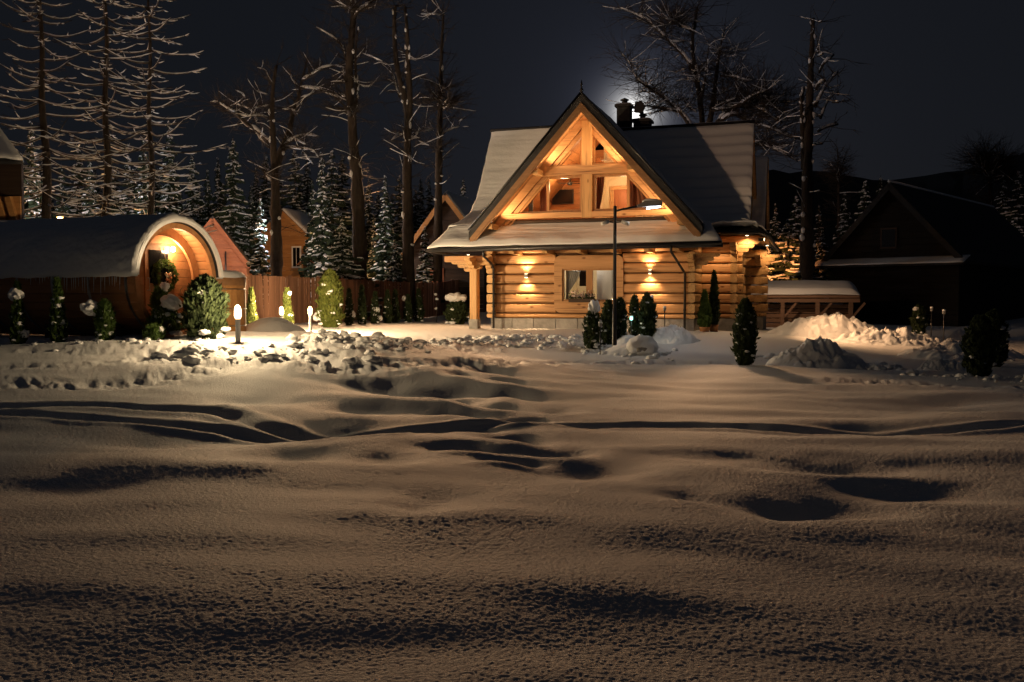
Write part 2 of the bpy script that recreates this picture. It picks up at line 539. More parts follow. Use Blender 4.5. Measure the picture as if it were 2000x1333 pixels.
def seg_dist(X, Y, P):
    d = np.full(X.shape, 1e9)
    for (x0, y0), (x1, y1) in zip(P[:-1], P[1:]):
        dx, dy = x1 - x0, y1 - y0
        t = np.clip(((X - x0) * dx + (Y - y0) * dy) / (dx * dx + dy * dy), 0, 1)
        d = np.minimum(d, np.hypot(X - x0 - t * dx, Y - y0 - t * dy))
    return d


def ground_pt(px, py):
    """point of the base ground seen at a pixel"""
    r = ray(px, py)
    ks = np.geomspace(2.0, 90, 900)
    zz = base_ground(r.x * ks, r.y * ks)
    hit = np.nonzero(CAM_Z + r.z * ks < zz)[0]
    k = ks[hit[0]] if len(hit) else 60.0
    return r.x * k, r.y * k


def ground(X, Y):
    Z = base_ground(X, Y)
    wx = X + .35 * pnoise(X * .6, Y * .6) + .12 * pnoise(X * 2.1, Y * 2.1)
    wy = Y + .45 * pnoise(X * .55 + 40, Y * .55) + .12 * pnoise(X * 2 + 9, Y * 2)
    near = np.exp(-np.maximum(Y - 26, 0) / 6)
    Z = Z + .045 * fbm(X * .28, Y * .42, 2) * near
    Z = Z + .008 * pnoise(X * 1.1, Y * 1.9) + .034 * pnoise(X * .33 + 3.1, Y * .95 - .25 * X) * np.exp(-((Y - 13) / 9) ** 2) + .040 * pnoise(X * .40 + 7 + .3 * Y, Y * 1.15) * near * (1 + .8 * np.exp(-((Y - 17) / 6) ** 2)) + .022 * pnoise(X * .7 - 11, Y * 1.9 + .2 * X) * near
    gr = np.clip(1.3 - Y / 26, .12, 1) * (1 + .5 * pnoise(X * .9 + 3, Y * .9))
    Z = Z + gr * (.0022 * pnoise(X * 11, Y * 13) + .0038 * pnoise(X * 25 + 5, Y * 27 + .8 * pnoise(X * 3, Y * 3)) + .0045 * pnoise(X * 49, Y * 53))
    for px, py, w, h, dep in HOLLOWS:
        dep = dep * 1.25
        cx, cy = ground_pt(px, py)
        a = max(w / 2 / F * cy, .12)
        b = max(h / 2 * cy * cy / (F * 1.62), .16)
        q = ((wx - cx) / a) ** 2 + ((wy - cy) / b) ** 2
        Z = Z - dep * np.exp(-q * .85) + dep * .30 * np.exp(-((wx - cx) / a) ** 2 - ((wy - cy + b * 1.5) / (b * .9)) ** 2)
    for P, wd, dep in FURROWS:
        P = [ground_pt(*p) for p in P]
        d = seg_dist(wx * .7 + X * .3, wy * .7 + Y * .3, P)
        Z = Z - dep * np.exp(-(d / wd) ** 2) + dep * .6 * np.exp(-((d - wd * 2.0) / (wd * .8)) ** 2)
    for P, wd, dep in ROUGH:
        P = [ground_pt(*p) for p in P]
        d = seg_dist(wx, wy, P)
        ms = np.exp(-(d / wd) ** 2)
        Z = Z + ms * dep * (-.5 + 1.6 * fbm(X * 4.2, Y * 4.2, 3)) + dep * .3 * np.exp(-((d - wd * 1.4) / (wd * .5)) ** 2)
    # ploughed strip of broken snow in front of the house, and churned ground left
    P = [ground_pt(*p) for p in ((640, 666), (700, 672), (780, 672), (900, 672), (1030, 668), (1130, 672))]
    d = seg_dist(wx, wy, P)
    ms = np.exp(-(d / 1.1) ** 2)
    Z = Z + ms * (.05 + .11 * np.abs(fbm(X * 1.7, Y * 1.7, 4)) + .10 * fbm(X * 5, Y * 5, 2))
    return Z


def build_ground():
    ang = np.concatenate([np.linspace(-math.pi, -R(33), 50, endpoint=False), np.linspace(-R(33), R(33), 880, endpoint=False), np.linspace(R(33), math.pi, 50, endpoint=False)])
    rad = np.concatenate([[.4, .9, 1.5, 2.2, 2.8, 3.2], 1 / np.linspace(1 / 3.5, 1 / 46, 700), np.geomspace(48, 900, 50)])
    A, Rr = np.meshgrid(ang, rad)
    X, Y = Rr * np.sin(A), Rr * np.cos(A)
    Z = ground(X, Y)
    P = np.stack([X, Y, Z], -1)
    P[0, :, 0:2] = 0; P[0, :, 2] = P[0, :, 2].mean()
    o = link_mesh('snow_ground', grid_mesh('snow_ground', P[:, ::-1], M['field'], wrap=True))
    set_props(o, kind='structure')


build_ground()

# ------------------------------------------------------------------ the log house
YAW = R(18.5)
HO = Vector((at(962, 640, 32.3).x, 32.3, 0))
house = thing('log_house', 'lit log house with steep glazed gable and snowy roof', 'house', HO, -YAW)


def hw(u, v, z):
    c, s = math.cos(YAW), math.sin(YAW)
    return Vector((HO.x + u * c + v * s, HO.y - u * s + v * c, z))


WW = 6.9            # width of the front wall
COURSES = [.40, .58, .92, 1.25, 1.59, 1.92, 2.26, 2.60, 2.92]


def log_poly(a, b, back, front):
    """cross-section (v, z) of a hewn log between heights a and b, face at v = front"""
    g = .022
    a, b = a + g, b - g
    c = min(.05, (b - a) * .3)
    return [(back, a), (front + .05, a), (front + .012, a + c * .5), (front, a + c), (front - .008, (a + b) / 2), (front, b - c), (front + .012, b - c * .5), (front + .05, b), (back, b)]


def log_u(u0, u1, a, b, v=0.0, thick=.22, name='log'):
    m = MB()
    m.prism(log_poly(a, b, v + thick, v + random.uniform(-.012, .012)), u0, u1, 'x')
    m.build(name, M['log'], house)


def log_v(v0, v1, a, b, u, thick=.22, side=1):
    """a log running back from the front; its sawn end shows"""
    m = MB()
    g = .02
    jit = random.uniform(-.03, .03)
    w = thick / 2
    p = [(u - w, a + g + .04), (u - w + .04, a + g), (u + w - .04, a + g), (u + w, a + g + .04), (u + w, b - g - .04), (u + w - .04, b - g), (u - w + .04, b - g), (u - w, b - g - .04)]
    m.prism(p, v0 + jit, v1, 'y')
    m.build('log', M['logy'], house)


SURR = (2.24, 4.62, .60, 2.53)
for a, b in zip(COURSES[:-1], COURSES[1:]):
    if b <= SURR[2] or a >= SURR[3] - .1:
        log_u(.12, WW - .1, a, b)
    else:
        log_u(.12, SURR[0] + .03, a, b)
        log_u(SURR[1] - .03, WW - .1, a, b)
    for u in (0.0, WW):
        log_v(-.30, 1.6, a, b, u)
# backing (wool in the joints) and stone plinth
for u0, u1, a, b in ((.1, SURR[0] + .3, .4, 2.95), (SURR[1] - .25, WW - .1, .4, 2.95), (SURR[0] + .3, SURR[1] - .25, .4, .97), (SURR[0] + .3, SURR[1] - .25, 2.1, 2.95)):
    MB().box(u0, u1, .06, .20, a, b).build('joint_wool', M['chink'], house)
pl = MB().box(-.05, WW + .05, .02, 1.6, -.8, .40)
pl.build('stone_plinth', M['stone'], house)
for i in range(9):
    u = -.05 + i * (WW + .1) / 9
    MB().box(u + .01, u + (WW + .1) / 9 - .012, -.02 + random.uniform(-.01, .01), .02, -.5, .392).build('plinth_stone', M['stone'], house)

# window with its broad rounded timber surround
u0, u1, z0, z1 = SURR
wu0, wu1, wz0, wz1 = 2.50, 4.40, .97, 2.10


def rounded(a, b, c, d, r, k=6):
    p = []
    for cx, cz, t0 in ((b - r, d - r, 0), (a + r, d - r, 90), (a + r, c + r, 180), (b - r, c + r, 270)):
        for i in range(k + 1):
            t = R(t0 + 90 * i / k)
            p.append((cx + r * math.cos(t), cz + r * math.sin(t)))
    return p


po = rounded(u0, u1, z0, z1, .22)
pi_ = rounded(wu0 + .02, wu1 - .02, wz0 + .02, wz1 - .02, .03)
k = len(po)
v = [(p[0], -.045, p[1]) for p in po] + [(p[0], -.045, p[1]) for p in pi_] + [(p[0], .12, p[1]) for p in po] + [(p[0], .12, p[1]) for p in pi_]
f = []
for i in range(k):
    j = (i + 1) % k
    f += [(i, j, k + j, k + i), (2 * k + j, 2 * k + i, 3 * k + i, 3 * k + j), (j, i, 2 * k + i, 2 * k + j), (k + i, k + j, 3 * k + j, 3 * k + i)]
MB().add(v, f).build('window_surround', M['log'], house)


def framed_window(parent, u0, u1, z0, z1, v, name='window', bars=(), fw=.075):
    m = MB()
    m.box(u0, u1, v, v + .08, z0, z0 + fw).box(u0, u1, v, v + .08, z1 - fw, z1)
    m.box(u0, u0 + fw, v, v + .08, z0 + fw, z1 - fw).box(u1 - fw, u1, v, v + .08, z0 + fw, z1 - fw)
    w = m.build(name, M['sash'], parent)
    for c, wd in bars:
        MB().box(c - wd / 2, c + wd / 2, v - .01, v + .07, z0 + fw, z1 - fw).build('mullion', M['sash'], w)
    edges = [u0 + fw] + [e for c, wd in bars for e in (c - wd / 2, c + wd / 2)] + [u1 - fw]
    for a, b in zip(edges[::2], edges[1::2]):
        MB().box(a, b, v + .045, v + .053, z0 + fw, z1 - fw).build('pane', M['glass'], w)
    return w


framed_window(house, wu0, wu1, wz0, wz1, 0.0, bars=((3.46, .22),))
MB().box(wu0 - .05, wu1 + .05, -.12, .0, wz0 - .06, wz0 - .012).build('window_sill', M['log'], house)
# the room behind the lower window
rm = MB()
rm.box(2.3, 2.36, .3, 2.6, .6, 2.8).box(4.6, 4.66, .3, 2.6, .6, 2.8).box(2.3, 4.66, 2.6, 2.66, .6, 2.8).box(2.3, 4.66, .3, 2.66, .54, .6).box(2.3, 4.66, .3, 2.66, 2.8, 2.86)
rm.build('lower_room', M['cream'], house)
# lace curtains gathered to a tie
def curtain(parent, ua, ub, z0, z1, v, sweep, m, name='curtain', waves=7):
    r, c = 14, 40
    P = np.zeros((r, c, 3))
    for i in range(r):
        t = i / (r - 1)
        for j in range(c):
            s = j / (c - 1)
            lo, hi = ua, ub + (sweep(t))
            P[i, j] = (lo + (hi - lo) * s, v + .025 * math.sin(s * waves * 6.28) * (1 - .3 * t), z1 + (z0 - z1) * t)
    return link_mesh(name, grid_mesh(name, P, m), parent)


curtain(house, 2.58, 3.10, 1.02, 2.04, .24, lambda t: -.42 * min(1, t * 1.35) ** 1.4, M['lace'])
curtain(house, 3.05, 3.36, 1.5, 2.04, .25, lambda t: 0.03 * t, M['darkwood'])
MB().box(3.62, 4.30, .40, .46, .98, 2.02).build('inner_panel', M['white'], house)
curtain(house, 4.16, 4.36, 1.02, 2.04, .24, lambda t: .03 * t, M['lace'], waves=4)
lamp('POINT', (3.5, .32, 2.5), 70, (1, .84, .66), .1, parent=house, name='room_bulb')

# planter of flowers below the window
pt = thing('window_planter', 'planter of frosted flowers on the sill of the lower window', 'planter', hw(3.25, -.16, .97), -YAW)
MB().box(-.45, .45, -.09, .05, -.02, .10).build('box', M['darkwood'], pt)


def leaf_cloud(k, size, centre_fn, nrm_fn=None):
    V = np.zeros((k, 4, 3))
    for i in range(k):
        c = np.array(centre_fn())
        a = rng.normal(size=3); a /= np.linalg.norm(a)
        b = np.cross(a, rng.normal(size=3)); b /= np.linalg.norm(b) + 1e-9
        s = size * rng.uniform(.6, 1.3)
        V[i] = [c - a * s, c - b * s * .45, c + a * s, c + b * s * .45]
    return V


link_mesh('leaves', quads_mesh('leaves', leaf_cloud(260, .045, lambda: (rng.uniform(-.44, .44), rng.uniform(-.10, .06), .10 + abs(rng.normal(0, .09)))), M['thujad']), pt)
link_mesh('flowers', quads_mesh('flowers', leaf_cloud(130, .05, lambda: (rng.choice([-.28, -.18, .02, .3]) + rng.normal(0, .05), rng.uniform(-.12, .02), .16 + abs(rng.normal(0, .09)))), noisy('flower_petal', (.62, .36, .32), (.78, .72, .68), (9, 9, 9), .8)), pt)


# ---- beams under the eave and brackets
for u in (1.0, 2.15, 3.3, 4.45, 5.55, 6.5):
    m = MB()
    m.prism([(-.95, 2.66), (-.88, 2.58), (.1, 2.56), (.1, 2.72), (-.95, 2.72)], u - .09, u + .09, 'x')
    m.build('rafter_end', M['logy'], house)


def bracket(u, v, z, length, direction, w=.2, steps=3):
    """a stepped, carved console, growing outwards with each course"""
    m = MB()
    for i in range(steps):
        a, b = z + i * .13, z + (i + 1) * .13 - .012
        ln = length * (i + 1) / steps
        c = .05
        pts = [(0, a), (ln - c, a), (ln, a + c), (ln, b), (0, b)]
        if direction == 'left':
            m.prism([(u - p[0], p[1]) for p in pts][::-1], v - w / 2, v + w / 2, 'y')
        elif direction == 'right':
            m.prism([(u + p[0], p[1]) for p in pts], v - w / 2, v + w / 2, 'y')
        else:
            m.prism([(v - p[0], p[1]) for p in pts], u - w / 2, u + w / 2, 'x')
    m.build('bracket', M['logy'], house)


# left veranda post with consoles, on a stone foot
for pu, pv in ((-.62, -.12), (-.62, 3.2)):
    MB().prism([(pu - .14, pv - .11), (pu - .11, pv - .14), (pu + .11, pv - .14), (pu + .14, pv - .11), (pu + .14, pv + .11), (pu + .11, pv + .14), (pu - .11, pv + .14), (pu - .14, pv + .11)], .36, 2.36, 'z').build('post', M['logz'], house)
    MB().box(pu - .16, pu + .16, pv - .16, pv + .16, -.4, .36).build('post_foot', M['stone'], house)
bracket(-.74, -.12, 2.02, .95, 'left', .22, 4)
bracket(-.5, -.12, 2.10, .4, 'right', .2, 3)
bracket(-.62, -.26, 2.1, .6, 'front', .2, 3)
MB().box(-1.7, .2, -.24, .0, 2.36, 2.56).build('eave_beam', M['log'], house)
MB().box(-.74, -.5, .02, 4, 2.37, 2.55).build('eave_beam', M['logy'], house)
bracket(WW + .11, -.14, 2.02, .75, 'right', .22, 4)
bracket(WW, -.28, 2.1, .5, 'front', .2, 3)
bracket(0, -.28, 2.1, .5, 'front', .2, 3)
# boarded soffit under the front eave
for i in range(6):
    v0 = -1.0 + i * .16
    MB().box(-1.8, 7.6, v0, v0 + .15, 2.722 + i * .012, 2.738 + i * .012).build('soffit_board', M['log'], house)

# ---- the set-back right part
SV = 1.5
for a, b in zip(COURSES[:-1], COURSES[1:]):
    log_u(WW + .1, 8.0, a, b, SV)
    log_v(SV - .3, 7.4, a, b, 8.08)
    log_v(5.2, 7.4, a, b, 8.62, .26)
    m = MB(); m.prism(log_poly(a, b, SV + .24, SV + .02), 7.9, 8.36 + random.uniform(-.03, .03), 'x'); m.build('log', M['logy'], house)
    m = MB(); m.prism(log_poly(a, b, 5.45, 5.2), 7.9, 8.95 + random.uniform(-.03, .03), 'x'); m.build('log', M['logy'], house)
MB().box(WW + .1, 8.0, SV + .06, SV + .2, .4, 3.2).build('joint_wool', M['chink'], house)
MB().box(WW + .06, 8.2, SV - .05, 7.4, -.8, .40).build('stone_plinth', M['stone'], house)
MB().box(8.0, 8.8, 5.15, 7.4, -.8, .40).build('stone_plinth', M['stone'], house)
log_u(WW + .1, 8.9, 2.94, 3.2, SV - .02)
bracket(8.19, SV + .1, 2.5, .7, 'right', .22, 4)
bracket(8.08, SV - .3, 2.55, .5, 'front', .2, 3)
bracket(8.75, 5.3, 2.2, .6, 'right', .22, 4)
bracket(8.62, 5.2, 2.3, .5, 'front', .2, 3)
# soffits of the right eaves, with their recessed downlights
for i in range(5):
    v0 = SV - .85 + i * .18
    MB().box(WW + .6, 8.95, v0, v0 + .17, 3.20 + i * .01, 3.222 + i * .01).build('soffit_board', M['log'], house)
for i in range(5):
    a = 8.15 + i * .19
    MB().box(a, a + .18, SV + .1, 7.2, 3.18 - i * .02, 3.20 - i * .02).build('soffit_board', M['logy'], house)
# back of the house: plain log walls so that it closes
MB().box(-.0, 8.2, 7.4, 7.6, -.6, 3.2).build('rear_wall', M['log'], house)
MB().box(-.1, .1, 1.6, 7.4, -.6, 3.2).build('side_wall', M['logy'], house)

# ---- roofs
PROF = np.array([(4.0, 7.62), (3.2, 5.98), (2.5, 4.83), (1.95, 4.25), (1.1, 3.86), (0.1, 3.46), (-.5, 3.08), (-1.05, 2.78)])


def prof_at(t, prof=PROF):
    d = np.r_[0, np.cumsum(np.hypot(*np.diff(prof, axis=0).T))]
    d /= d[-1]
    return np.interp(t, d, prof[:, 0]), np.interp(t, d, prof[:, 1])


def slab(name, P, th, m, parent=house, smooth=True):
    """P: (rows, cols, 3) top sheet, given real thickness downwards"""
    Q = P.copy(); Q[..., 2] -= th
    r, c = P.shape[:2]
    top = [tuple(p) for p in P.reshape(-1, 3)]
    bot = [tuple(p) for p in Q.reshape(-1, 3)]
    mb = MB()
    f = []
    n = r * c
    for i in range(r - 1):
        for j in range(c - 1):
            a, b, d, e = i * c + j, i * c + j + 1, (i + 1) * c + j + 1, (i + 1) * c + j
            f.append((a, e, d, b)); f.append((n + a, n + b, n + d, n + e))
    for j in range(c - 1):
        f.append((j, j + 1, n + j + 1, n + j)); f.append(((r - 1) * c + j + 1, (r - 1) * c + j, n + (r - 1) * c + j, n + (r - 1) * c + j + 1))
    for i in range(r - 1):
        f.append(((i + 1) * c, i * c, n + i * c, n + (i + 1) * c)); f.append((i * c + c - 1, (i + 1) * c + c - 1, n + (i + 1) * c + c - 1, n + i * c + c - 1))
    mb.add(top + bot, f, 0, smooth)
    return mb.build(name, m, parent)


def roof_sheet(ul, ur, t0, t1, rows, cols, off=0.0, fn=None, prof=PROF):
    P = np.zeros((rows, cols, 3))
    for i in range(rows):
        t = t0 + (t1 - t0) * i / (rows - 1)
        vv, zz = prof_at(t, prof)
        a, b = ul(t), ur(t)
        s = np.linspace(0, 1, cols)
        P[i, :, 0] = a + (b - a) * s
        P[i, :, 1] = vv
        P[i, :, 2] = zz + off
        if fn is not None:
            P[i, :, 2] += fn(P[i, :, 0], t, s)
            if t > .97: P[i, :, 1] += (-.03 + .05 * pnoise(P[i, :, 0] * 1.4, s * 0 + 1.7)) * (t - .97) / .03
            P[i, 0, 0] += .05 * pnoise(np.array([t * 14.0]), np.array([3.3]))[0]
    return P


vl = lambda t: -1.45 - .25 * t - .3 * max(0, t - .75) / .25 * (t > .75)
AP_U, AP_Z, GV = 3.38, 7.62, -.9                # gable apex of the front verge


def vr_main(t):                                  # right edge of the front (projecting) roof
    v_, z_ = prof_at(t)
    if v_ > .1:
        return AP_U + (AP_Z - z_) / 1.10 if z_ < AP_Z else AP_U
    return np.interp(v_, [-1.05, .1], [7.95, 7.45])


_d = np.r_[0, np.cumsum(np.hypot(*np.diff(PROF, axis=0).T))]
T1 = float(_d[5] / _d[-1])                       # where the skirt roof begins, at the foot of the gable wall
vr_up = lambda t: AP_U - (AP_Z - prof_at(t)[1]) / 1.18 + .05 if prof_at(t)[1] < AP_Z else AP_U
slab('roof', roof_sheet(vl, vr_up, 0.0, T1, 30, 12), .12, M['shingle'])
slab('roof', roof_sheet(vl, vr_main, T1, 1, 10, 30), .12, M['shingle'])


def lump(u, t, s):
    e = np.clip(np.minimum(s, 1 - s) * 22, 0, 1) ** .5
    base = .09 + .11 * np.clip((t - .62) / .2, 0, 1)
    ed = 1 - .8 * (1 - np.clip((1 - t) * 28, 0, 1)) ** 2
    rip = .020 * pnoise(u * .5, np.full_like(u, t * 46.0)) + .012 * pnoise(u * 1.1, np.full_like(u, t * 95.0)) + .02 * fbm(u * .9, np.full_like(u, t * 9.0), 3)
    return (base + rip + .05 * max(0, t - .9) * 10 * pnoise(u * 1.3, u * 0 + 2)) * (.25 + .75 * e) * ed


slab('roof_snow', roof_sheet(vl, vr_up, 0.004, T1, 150, 70, .006, lump), .05, M['roofsnow'])
slab('roof_snow', roof_sheet(vl, vr_main, T1 + .001, .995, 60, 160, .006, lump), .05, M['roofsnow'])
# right part of the main roof, wind-scoured: thin snow over the shingle courses
PR = np.array([(4.0, 7.36), (3.3, 5.95), (2.75, 4.6), (2.3, 3.95), (1.75, 3.55), (.75, 3.30)])
rl = lambda t: AP_U + (AP_Z - prof_at(t, PR)[1]) / 1.14
rr = lambda t: 8.5 + .05 * t + .35 * max(0, t - .8) / .2
slab('roof', roof_sheet(rl, rr, 0, 1, 30, 20, 0, None, PR), .14, M['shingle'])


def ribs(u, t, s):
    q = (t * 13.0 + .12 * pnoise(u * .5, u * 0 + 3)) % 1
    e = np.clip(np.minimum(s, 1 - s) * 22, 0, 1) ** .5
    return (.045 + .17 * np.where(q < .82, q / .82, (1 - q) / .18) ** 1.5 + .015 * fbm(u * 1.6, u * 0 + t * 22, 3) + .10 * max(0, t - .84) / .16 * (1 + fbm(u * 2, u * 0 + t * 9, 3))) * (.3 + .7 * e)


slab('roof_snow', roof_sheet(rl, rr, .003, .985, 170, 110, .006, ribs, PR), .045, M['roofsnow'])
# rear slope
PB = np.array([(4.0, 7.36), (5.6, 5.2), (7.4, 3.6), (8.4, 3.1)])
slab('roof', roof_sheet(lambda t: -1.45, lambda t: 8.5, 0, 1, 12, 12, 0, None, PB), .12, M['shingle'])
slab('roof_snow', roof_sheet(lambda t: -1.43, lambda t: 8.48, 0, 1, 30, 40, .01, lambda u, t, s: .09 + .02 * fbm(u, u * 0 + t * 9, 3), PB), .06, M['roofsnow'])
MB().tube([(-1.5, 4, 7.64), (AP_U, 4, 7.64)], .07, 8).build('ridge_cap', M['shingle'], house)
MB().tube([(AP_U, 4, 7.38), (8.52, 4, 7.38)], .07, 8).build('ridge_cap', M['shingle'], house)
# right gable wall (boards) under the verge, skirt roof along the right side
k = 9
for i in range(k):
    za, zb = 3.35 + i * .44, 3.35 + (i + 1) * .44 - .012
    def half(z): return max(.03, 4 - np.interp(z + .42, PR[::-1, 1], PR[::-1, 0]))
    def halfb(z): return np.interp(z, [3.3, 5.2, 7.3], [3.3, 1.5, .04])
    za, zb = min(za, 6.85), min(zb, 6.9)
    if zb - za < .05: break
    MB().add([(8.36, 4 - half(za), za), (8.36, 4 + halfb(za), za), (8.36, 4 + halfb(zb), zb), (8.36, 4 - half(zb), zb), (8.2, 4 - half(za), za), (8.2, 4 + halfb(za), za), (8.2, 4 + halfb(zb), zb), (8.2, 4 - half(zb), zb)],
             [(0, 1, 2, 3), (7, 6, 5, 4), (0, 4, 5, 1), (1, 5, 6, 2), (2, 6, 7, 3), (3, 7, 4, 0)]).build('gable_board', M['logy'], house)
MB().beam((8.44, 4.0, 7.2), (8.44, 5.6, 5.05), .10, .22).build('verge_board', M['logy'], house)
MB().beam((8.44, 5.6, 5.05), (8.47, 7.4, 3.45), .10, .22).build('verge_board', M['logy'], house)
# rear wing: its own steep little roof showing beyond the right verge
PW = np.array([(6.5, 6.5), (5.9, 5.2), (5.4, 4.1), (5.1, 3.6)])
slab('roof', roof_sheet(lambda t: 7.6, lambda t: 8.86, 0, 1, 10, 6, 0, None, PW), .12, M['shingle'])
slab('roof_snow', roof_sheet(lambda t: 7.6, lambda t: 8.84, 0, 1, 60, 12, .005, lambda u, t, s: .03 + .03 * math.exp(-(((t * 9) % 1 - .5) / .2) ** 2) + 0 * u, PW), .04, M['roofsnow'])
PW2 = np.array([(6.5, 6.5), (7.1, 5.2), (7.7, 4.0), (8.2, 3.5)])
slab('roof', roof_sheet(lambda t: 7.6, lambda t: 8.86, 0, 1, 10, 6, 0, None, PW2), .12, M['shingle'])
MB().beam((8.82, 6.5, 6.35), (8.82, 7.7, 3.85), .10, .24).build('verge_board', M['logy'], house)
# right side skirt
PK = np.array([(8.30, 3.72), (8.65, 3.52), (9.12, 3.22)])


def side_sheet(off, fn=None, rows=30, cols=60):
    P = np.zeros((rows, cols, 3))
    for i in range(rows):
        t = i / (rows - 1)
        u_ = np.interp(t, [0, .45, 1], PK[:, 0]); z_ = np.interp(t, [0, .45, 1], PK[:, 1])
        v_ = np.linspace(.75 + .6 * (1 - t), 7.6, cols)
        P[i, :, 0], P[i, :, 1], P[i, :, 2] = u_, v_, z_ + off - .02 * (v_ - .8)
        if fn: P[i, :, 2] += fn(v_, t)
    return P


slab('roof', side_sheet(0)[::-1], .10, M['shingle'])
slab('roof_snow', side_sheet(.005, lambda v_, t: .06 + .09 * t * (1 - max(0, t - .9) * 6) + .05 * fbm(v_ * 1.3, v_ * 0 + t * 4, 3))[::-1], .04, M['roofsnow'])

# ---- gutters and downpipes
def gutter(pts, r=.065):
    MB().tube(pts, r, 8).build('gutter', M['black'], house)


gutter([(-1.95, -1.12, 2.72), (3, -1.12, 2.75), (7.92, -1.12, 2.80)])
gutter([(7.7, .68, 3.22), (8.9, .68, 3.22), (9.18, .95, 3.14), (9.22, 7.5, 2.98)])
gutter([(-1.97, -1.12, 2.72), (-2.05, 3, 2.7)])


def downpipe(pts, r=.042):
    MB().tube(pts, r, 8).build('downpipe', M['black'], house)


downpipe([(.06, -1.1, 2.7), (.06, -1.05, 2.5), (.16, -.5, 2.25), (.16, -.34, 2.1), (.16, -.34, 0.05)])
downpipe([(6.35, -1.1, 2.74), (6.35, -1.05, 2.55), (6.62, -.3, 1.98), (6.66, -.1, 1.9), (6.66, -.1, 0.05)])
for u, v_, zz in ((.16, -.34, 1.8), (.16, -.34, .8), (6.66, -.1, 1.6), (6.66, -.1, .7)):
    MB().lathe([(.055, -.02), (.055, .02)], 8, c=(u, v_, zz)).build('pipe_clip', M['black'], house)

# ---- the front gable
SL = 1.115                                        # rise per metre of the rake
FT = 3.92                                         # half width at the feet


def rake(side, d, v, along):
    """point on a rake: d metres below the roof surface (square to it), along = metres from the centre line"""
    c = 1 / math.hypot(1, SL)
    return Vector((AP_U + side * along, v, AP_Z - SL * along - d / c))


def rake_slab(name, side, a0, a1, d0, d1, v0, v1, m):
    v = []
    for vv in (v0, v1):
        v += [rake(side, d0, vv, a0), rake(side, d0, vv, a1), rake(side, d1, vv, a1), rake(side, d1, vv, a0)]
    f = [(0, 1, 2, 3), (7, 6, 5, 4), (0, 4, 5, 1), (1, 5, 6, 2), (2, 6, 7, 3), (3, 7, 4, 0)]
    return MB().add(v, f).build(name, m, house)


for sd in (-1, 1):
    rake_slab('roof', sd, 0, FT, -.06, .12, GV, 3.9, M['shingle'])
    # snow lying on the gable roof
    rows, cols = 60, 30
    P = np.zeros((rows, cols, 3))
    for i in range(rows):
        al = FT * i / (rows - 1)
        vv = np.linspace(GV + .03, 3.8, cols)
        base = rake(sd, -.075, 0, al)
        P[i, :, 0], P[i, :, 1] = base.x, vv
        P[i, :, 2] = base.z + .035 + .05 * fbm(vv * 0 + al * 1.4, vv * 1.2, 3) * (sd > 0) + .10 * (i / rows) ** 3
    if sd < 0: P = P[:, ::-1]
    slab('roof_snow', P, .05, M['roofsnow'])
    rake_slab('barge_board', sd, 0, FT - .05, .125, .285, GV - .035, GV + .02, M['fascia'])
    rake_slab('barge_board', sd, 0, FT - .12, .285, .335, GV - .012, GV + .05, M['fascia'])
    for i in range(6):                            # soffit boards
        v0 = GV + .055 + i * .15
        rake_slab('soffit_board', sd, .0, FT - .25, .16, .185, v0, v0 + .143, M['log'])
    rake_slab('gable_rafter', sd, .0, FT - .35, .19, .44, -.10, .12, M['log'])
    rake_slab('gable_rafter', sd, .10, 3.02, .445, .60, -.04, .10, M['log'])
    rake_slab('frame_rail', sd, .58, 2.9, .61, .68, -.02, .08, M['sash'])
    # purlins with their carved ends
    for al, nm in ((1.62, 'purlin'), (3.22, 'purlin')):
        p = rake(sd, .32, 0, al)
        m = MB()
        m.prism([(p.x - .11, p.z - .12), (p.x + .11, p.z - .12), (p.x + .11, p.z + .06), (p.x - .11, p.z + .06)], GV + .10, .1, 'y')
        m.build(nm, M['logy'], house)
        sp = thing('soffit_spotlight', 'small spotlight on the %s purlin of the gable, %s side' % ('upper' if al < 2 else 'lower', 'left' if sd < 0 else 'right'), 'spotlight',
                   hw(p.x - sd * .0, GV + .30, p.z + .07), -YAW, 'spotlights under the gable roof')
        MB().lathe([(.03, 0), (.05, .02), (.055, .07)], 10).build('housing', M['grey'], sp)
        MB().lathe([(.045, .071), (.045, .076)], 10).build('lens', M['spot'], sp)
        if al > 2:                                # added unseen spots beside the lower pair, only to light the field
            tg = (.3, 16.0) if sd < 0 else (5.4, 16.5)
            w_ = hw(p.x, GV - .12, p.z - .02)
            dv = Vector((tg[0] - w_.x, tg[1] - w_.y, -.6 - w_.z))
            c_, s_ = math.cos(YAW), math.sin(YAW)
            lamp('SPOT', (0, -.44, -.06), 1800, (1, .56, .28), .30, None, 34, .8, sp, 'field_fill').rotation_euler = Vector((dv.x * c_ - dv.y * s_, dv.x * s_ + dv.y * c_, dv.z)).to_track_quat('-Z', 'Y').to_euler()
        q = rake(sd, .2, 0, al - .9)
        lamp('SPOT', (0, 0, .10), 290, (1, .63, .32), .03, None, 115, .8, sp, 'spot_bulb').rotation_euler = (Vector((q.x - p.x, .12, q.z - p.z - .25))).to_track_quat('-Z', 'Y').to_euler()
    MB().tube([rake(sd, -.10, GV - .01, .02), rake(sd, -.10, GV - .01, FT)], .035, 6).build('verge_trim', M['black'], house)

